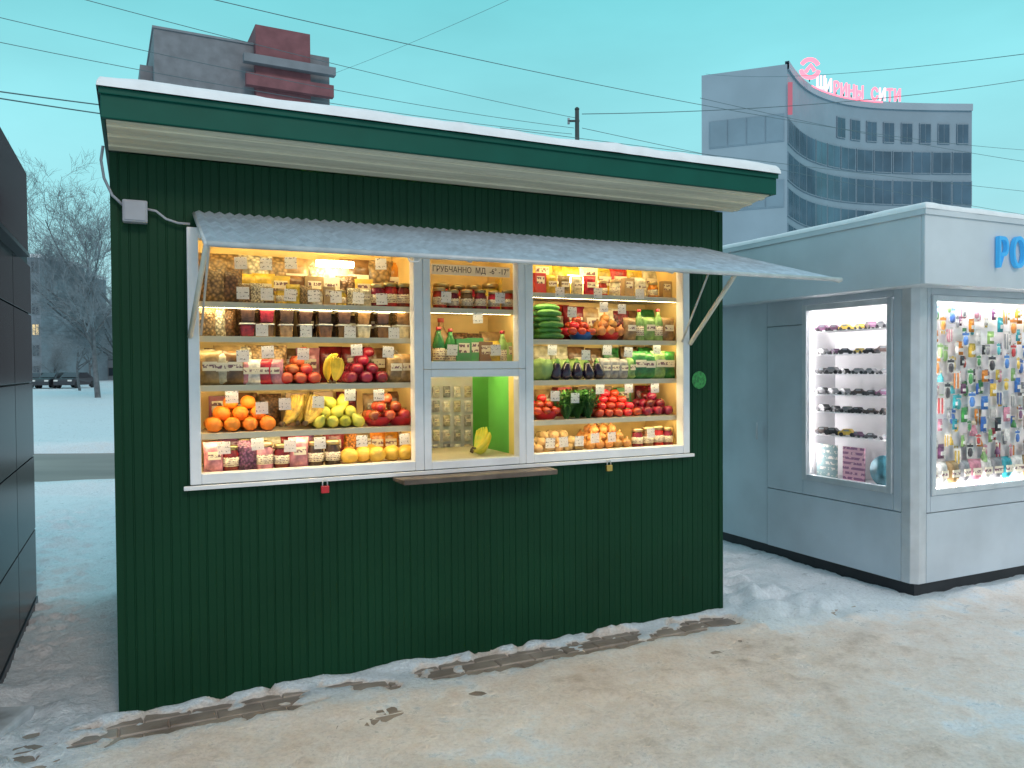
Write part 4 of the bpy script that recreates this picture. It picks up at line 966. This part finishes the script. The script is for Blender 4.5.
def office_win(s0, s1, z0, z1):
    f = MB(); g = MB(); n = 3
    def strip(mb, a, b2, za, zb, off, th_):
        vs = []
        for i in range(n+1):
            p, d = curve_at(a+(b2-a)*i/n); nn_ = Vector((d.y, -d.x, 0))
            for o_ in (off, off+th_):
                for z in (za, zb): vs.append(p+nn_*o_+Vector((0,0,z)))
        fs = []
        for i in range(n):
            q = i*4; fs += [(q+2,q+6,q+7,q+3),(q,q+4,q+5,q+1),(q,q+4,q+6,q+2),(q+1,q+5,q+7,q+3)]
        fs += [(0,1,3,2),(n*4,n*4+1,n*4+3,n*4+2)]
        mb.add(vs, fs)
    strip(f, s0, s1, z0, z1, -.02, .14); fo = f.build('window', M['mullion'], OB)
    w_ = s1-s0; e_ = min(.10, w_*.06)
    strip(g, s0+e_, s0+w_*.5-e_*.4, z0+.12, z1-.12, .125, .02); strip(g, s0+w_*.5+e_*.4, s1-e_, z0+.12, z1-.12, .125, .02)
    g.build('pane', M['ribbon'], fo)
dz_ = OH-32.6
for z1, z0, st, npn, wf in [(30.6,28.2,.40,14,.62),(27.3,24.7,.02,13,.94),(23.9,21.0,.02,13,.98),(20.3,17.4,.02,13,.98),(16.7,13.8,.02,13,.98),(13.1,10.2,.02,13,.98),(9.5,6.6,.02,13,.98)]:
    for i in range(npn):
        s = LT*(i+.5)/npn
        if s/LT < st: continue
        hw = LT/npn*wf/2; office_win(max(0, s-hw), min(LT, s+hw), z0+dz_, z1+dz_)
dl = (cpv[0]-Vector((plan[0][0], plan[0][1], 0))); ll = dl.length; dl.normalize(); nl = Vector((dl.y, -dl.x, 0))
ML = Matrix.Translation((plan[0][0], plan[0][1], 0)) @ Matrix(((dl.x, -nl.x, 0, 0), (dl.y, -nl.y, 0, 0), (0, 0, 1, 0), (0, 0, 0, 1)))
M['faint_glass'] = P('pale reflecting glass', (.23,.33,.395), .2, .1, .1, .3)
for z in (24.2, 17.6, 11.0):
    for i in range(4):
        f = MB(); f.box(.8+i*(ll-1)/4, .8+(i+.97)*(ll-1)/4, -.06, .02, z, z+2.8, M=ML); fo = f.build('window', M['office_wall'], OB)
        g = MB(); g.box(.9+i*(ll-1)/4, .7+(i+.97)*(ll-1)/4, -.08, -.062, z+.12, z+2.68, M=ML); g.build('pane', M['faint_glass'], fo)
q = MB()
for i, (a, b_) in enumerate(zip(cpv, cpv[1:])):
    d = (b_-a); n = Vector((d.y, -d.x, 0)).normalized()*.2
    q.add([a+n+Vector((0,0,OH-.5)), b_+n+Vector((0,0,OH-.5)), b_+n+Vector((0,0,OH+.3)), a+n+Vector((0,0,OH+.3)), a-n+Vector((0,0,OH-.5)), b_-n+Vector((0,0,OH-.5)), b_-n+Vector((0,0,OH+.3)), a-n+Vector((0,0,OH+.3))], [(0,1,2,3),(4,5,6,7),(0,1,5,4),(2,3,7,6)])
q.build('parapet', M['office_side'], OB)
# red rooftop sign
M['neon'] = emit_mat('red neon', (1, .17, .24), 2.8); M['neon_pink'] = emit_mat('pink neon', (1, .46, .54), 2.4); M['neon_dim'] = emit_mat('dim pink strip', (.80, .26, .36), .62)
SG = empty('rooftop_sign', org+Vector((cpv[0].x, cpv[0].y, OH+.3)), 0, 'glowing red letter sign standing on the office block roof edge', 'sign')
txt = 'ШИРИНЫ СИТИ'
def bearing(P_): return 512+F*(P_.x+org.x)/(P_.y+org.y)
for i, ch in enumerate(txt):
    if ch == ' ': continue
    pxx = 820 + i*7.6
    best = min(range(0, 401), key=lambda q_: abs(bearing(curve_at(LT*q_/400)[0]) - pxx))
    p, d = curve_at(LT*best/400)
    o = link(text_mesh(ch, 1.9, .06, M['neon_pink'] if i in (0,1,6,8) else M['neon'], bold=.05), 'sign_letter', SG); o.location = (p.x-cpv[0].x, p.y-cpv[0].y-.2, .72); o.scale = (.62, 1, 1)
    MB().box(p.x-cpv[0].x-.04, p.x-cpv[0].x+.04, p.y-cpv[0].y-.16, p.y-cpv[0].y-.08, -.2, .4).build('letter_post', M['kdark'], SG)
rail = MB()
rail.tube([(lambda P_: (P_.x-cpv[0].x, P_.y-cpv[0].y-.22, -.06))(curve_at(LT*t/40)[0]) for t in range(11, 27)], .09, 6); rail.build('sign_rail', M['neon'], SG)
em = MB(); cx = at(805, 74, 86)
for a0, a1 in ((.4, 2.6), (3.3, 6.0)):
    em.tube([(cx.x-org.x+.95*math.cos(a0+(a1-a0)*j/14), cx.y-org.y-1.4, .95+.95*math.sin(a0+(a1-a0)*j/14)) for j in range(15)], .22, 8)
em.tube([(cx.x-org.x-.45, cx.y-org.y-1.4, .6), (cx.x-org.x+.1, cx.y-org.y-1.4, 1.3), (cx.x-org.x+.5, cx.y-org.y-1.4, .7)], .2, 8)
em.build('emblem', M['neon'], SG)
MB().tube([(cx.x-org.x, cx.y-org.y-1.3, -.4), (cx.x-org.x, cx.y-org.y-1.3, .1)], .05, 6).build('letter_post', M['kdark'], SG)
MB().box(.05, .45, -.28, -.08, -5.4, -2.2).build('corner_strip', M['neon_dim'], SG)  # emissive strip, added: imitates the sign's pink glow reflected on the wall corner
# distant apartments at left
M['far_wall'] = P('far grey block', (.21,.26,.30), .8, 0, .12, .5)  # distance haze put into the wall colour
def far_block(px0, px1, pyt, Y, label, nf, nwin, lit):
    p = at(px0, 380, Y); q = at(px1, 380, Y); p.z = 0; Hh = at((px0+px1)/2, pyt, Y).z; ln_ = q.x-p.x
    o = empty('apartment_block', p, 0, label, 'building', 'apartment blocks beyond the snowy field')
    MB().box(0, ln_, 0, 11, -.1, Hh).build('wall', M['far_wall'], o); MB().box(-.2, ln_+.2, -.2, 11.2, Hh+.002, Hh+.5).build('roof', M['snow'], o)
    for j in range(nf):
        for i in range(nwin):
            window(o, ln_*(i+.5)/nwin, Hh*(j+.3)/nf, min(1.7, ln_/nwin*.6), Hh/nf*.5, lit=((j*7+i*3) % 11 in lit))
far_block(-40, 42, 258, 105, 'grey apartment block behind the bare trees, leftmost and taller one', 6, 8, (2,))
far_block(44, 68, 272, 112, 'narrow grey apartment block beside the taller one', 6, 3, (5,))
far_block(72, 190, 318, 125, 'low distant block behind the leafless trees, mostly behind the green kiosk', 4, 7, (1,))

# ------------------------------------------------------------------ trees
M['bark'] = P('dark bark', (.12,.135,.145), .9, 0, .3, 6, .4, 12)
M['twig'] = P('bare twigs', (.23,.27,.295), .9, 0, .3, 3)  # paler and bluer: haze put into the twig colour
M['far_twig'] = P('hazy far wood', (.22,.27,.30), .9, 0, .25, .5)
def bare_tree(seed, Ht, spread):
    rr = random.Random(seed); tr = MB(); cr = MB()
    def grow(p, d, L_, r, lev):
        n = 4 if lev < 3 else 2; pts_ = [p.copy()]; rs = [r]; dd = d.copy()
        for i in range(n):
            dd = (dd + Vector((rr.uniform(-1,1), rr.uniform(-1,1), rr.uniform(-.3,.6)))*.13).normalized(); pts_.append(pts_[-1]+dd*L_/n); rs.append(r*(1-.5*(i+1)/n))
        (tr if lev < 2 else cr).tube(pts_, rs, 7 if lev == 0 else 5 if lev == 1 else 3, cap=False)
        if lev >= 5 or L_ < .12: return
        nb_ = [9, 7, 6, 5, 4][lev]
        for k in range(nb_):
            t = rr.uniform(.3 if lev else .35, 1.0); i = min(n-1, int(t*n)); b0 = pts_[i].lerp(pts_[i+1], t*n-i)
            ax = dd.orthogonal().normalized(); ax.rotate(Matrix.Rotation(rr.uniform(0, 6.28), 3, dd)); nd = (dd*rr.uniform(.55,1.0) + ax*rr.uniform(.45,.95)*spread + Vector((0,0,.12))).normalized()
            grow(b0, nd, L_*rr.uniform(.48,.7), max(.006, rs[i]*.55), lev+1)
    grow(Vector((0,0,-.1)), Vector((0,0,1)), Ht*.55, Ht*.013, 0)
    return tr.mesh('trunk', M['bark']), cr.mesh('crown', M['twig'])
T1 = bare_tree(3, 10.5, 1.0); T2 = bare_tree(8, 9.5, 1.15)
def tree(px, Y, h_, tm, hh, label, rz):
    p = at(px, 390, Y); p.z = 0
    o = empty('bare_tree', p, rz, label, 'tree', 'leafless trees beyond the road'); s = h_/hh; o.scale = (s, s, s)
    for nm, m_ in (('trunk', tm[0]), ('crown', tm[1])): link(m_, nm, o)
tree(98, 46, 13.0, T1, 10.5, 'tall leafless tree right beside the left edge of the green kiosk', .4)
tree(80, 62, 8.0, T2, 9.5, 'shorter leafless tree left of the tallest one', 1.9)
tree(54, 74, 4.6, T1, 10.5, 'small leafless tree in front of the narrow apartment block', 3.0)
tree(28, 78, 4.4, T2, 9.5, 'small leafless tree in front of the taller apartment block', 4.0)
tree(116, 50, 10.4, T2, 9.5, 'leafless tree partly hidden behind the left wall of the green kiosk', 5.2)
tree(90, 80, 9.0, T1, 10.5, 'farthest leafless tree standing behind the parked cars', 2.5)
tl = MB(); rr = random.Random(2)
for k in range(2600):
    x = rr.uniform(-150, -30); y = rr.uniform(128, 150); hgt = rr.uniform(3, 7.5)
    tl.tube([(x, y, -.1), (x+rr.uniform(-.6,.6), y, hgt)], [rr.uniform(.12,.3), .04], 3, cap=False)
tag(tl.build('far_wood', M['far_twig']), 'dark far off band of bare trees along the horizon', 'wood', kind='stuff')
# parked cars
def car_parts(c):
    pr = [(-2.1,.28),(-2.12,.62),(-1.95,.86),(-1.2,.93),(-.65,1.40),(.75,1.42),(1.35,.98),(1.95,.90),(2.1,.62),(2.08,.28)]
    n = len(pr); bm_ = MB(); vs = []
    for wy in (-.84, .84): vs += [(x, wy*(.80 if z > 1.2 else 1), z) for x, z in pr]
    bm_.add(vs, [tuple(range(n)), tuple(range(n, 2*n))[::-1]]+[(i, (i+1) % n, (i+1) % n+n, i+n) for i in range(n)])
    body = bm_.mesh('body', c, bevel=.05)
    ws = MB(); ws.add([(-1.17,-.70,.97),(-1.17,.70,.97),(-.70,.62,1.36),(-.70,-.62,1.36)], [(0,1,2,3)]); ws.v = [(x-.03, y, z+.02) for x, y, z in ws.v]
    lights = [('headlight', MB().box(-2.15,-2.06,s*.62-.17,s*.62+.17,.62,.76).mesh('headlight', M['lid'])) for s in (-1, 1)]
    sw = []
    for s in (-1, 1):
        g = MB(); g.add([(-1.0,s*.80,1.0),(-.62,s*.70,1.34),(.70,s*.70,1.35),(1.15,s*.80,1.0)], [(0,1,2,3)]); sw.append(('side_window', g.mesh('side_window', M['dark_glass'])))
    wh = []
    for x in (-1.3, 1.3):
        for s in (-1, 1):
            wh.append(('wheel', MB().lathe([(.001,-.1),(.30,-.1),(.31,-.06),(.31,.06),(.30,.1),(.001,.1)], 16, M=Matrix.Translation((x, s*.80, .31)) @ Matrix.Rotation(PI/2,4,'X')).mesh('wheel', M['black_cable'])))
    return [('body', body), ('windscreen', ws.mesh('windscreen', M['dark_glass']))]+lights+sw+wh
M['car_dark'] = P('dark car paint', (.03,.032,.04), .3, .2, coat=.5); M['car_grey'] = P('grey car paint', (.12,.13,.15), .3, .3, coat=.5)
proto('parked_car#dark', car_parts(M['car_dark'])); proto('parked_car#grey', car_parts(M['car_grey']))
for i, (px, k2, lb, rz) in enumerate([(36,'grey','grey parked car, left of the three beyond the snowy field',PI/2+.2),(56,'dark','dark parked car, middle of the three beyond the snowy field',PI/2-.1),(76,'dark','dark parked car nearest the tall bare tree',PI/2)]):
    p = at(px, 390, 72); p.z = .02; spawn('parked_car#'+k2, p, rz, lb, 'car', 'cars parked beyond the snowy field')

# ------------------------------------------------------------------ pole and overhead cables
M['pole'] = P('dark pole', (.06,.08,.08), .7, .2)
pp_ = at(578, 300, 17); ptop = at(578, 110, 17)
UP = empty('utility_pole', (pp_.x, pp_.y, 0), 0, 'dark utility pole top rising behind the green kiosk roof', 'pole')
MB().tube([(0,0,-.2),(0,0,ptop.z)], [.09,.045], 10).build('mast', M['pole'], UP)
MB().lathe([(.001,0),(.050,0),(.050,.03),(.025,.055),(.001,.055)], 10, M=Matrix.Translation((0,0,ptop.z+.002))).build('pole_cap', M['pole'], UP)
MB().box(-.20, .05, -.025, .025, ptop.z-.25, ptop.z-.215).build('bracket', M['pole'], UP)
MB().tube([(-.18,-.0,ptop.z-.30),(-.18,0,ptop.z-.17)], .026, 8).build('insulator', M['plastic_grey'], UP)
M['wire'] = P('overhead wire', (.10,.16,.18), .7)
def cable(a, b_, sag, r, label):
    p, q = at(*a), at(*b_); n = 20
    pts_ = [p.lerp(q, i/n) - Vector((0, 0, sag*4*(i/n)*(1-i/n))) for i in range(n+1)]
    tag(MB().tube(pts_, r*.82, 6).build('overhead_cable', M['wire']), label, 'cable', 'overhead cables crossing the sky')
cable((190,-6,12), (1060,152,30), .45, .008, 'long cable running from top left down to the curved office block')
cable((-60,-40,10), (576,118,17), .10, .006, 'thin cable from top left corner down to the pole top')
cable((-40,8,11), (574,128,17), .15, .006, 'thin cable below the top left one, ending at the pole')
cable((-40,34,11), (572,134,17), .15, .006, 'lowest thin cable ending at the pole, passing in front of the tower')
cable((-40,86,8), (340,128,13), .05, .009, 'upper of the two thick cables at left running behind the green roof')
cable((-40,92,8), (330,140,13), .05, .009, 'lower of the two thick cables at left running behind the green roof')
cable((582,114,17), (1070,72,22), .25, .010, 'thick cable from the pole rising to the right in front of the office block')
cable((706,74,70), (1070,48,24), .5, .015, 'cable from the office block corner rising to the right edge')
cable((582,128,17), (1070,222,26), .1, .007, 'thin cable from the pole falling to the right edge')
cable((500,128,16), (1070,196,24), .05, .007, 'thin cable from behind the roof falling to the right edge')
cable((330,75,40), (530,-10,30), .1, .009, 'faint thin cable rising right from the apartment tower')
cable((700,98,24), (1070,168,30), .15, .009, 'thin cable falling to the right across the curved facade')
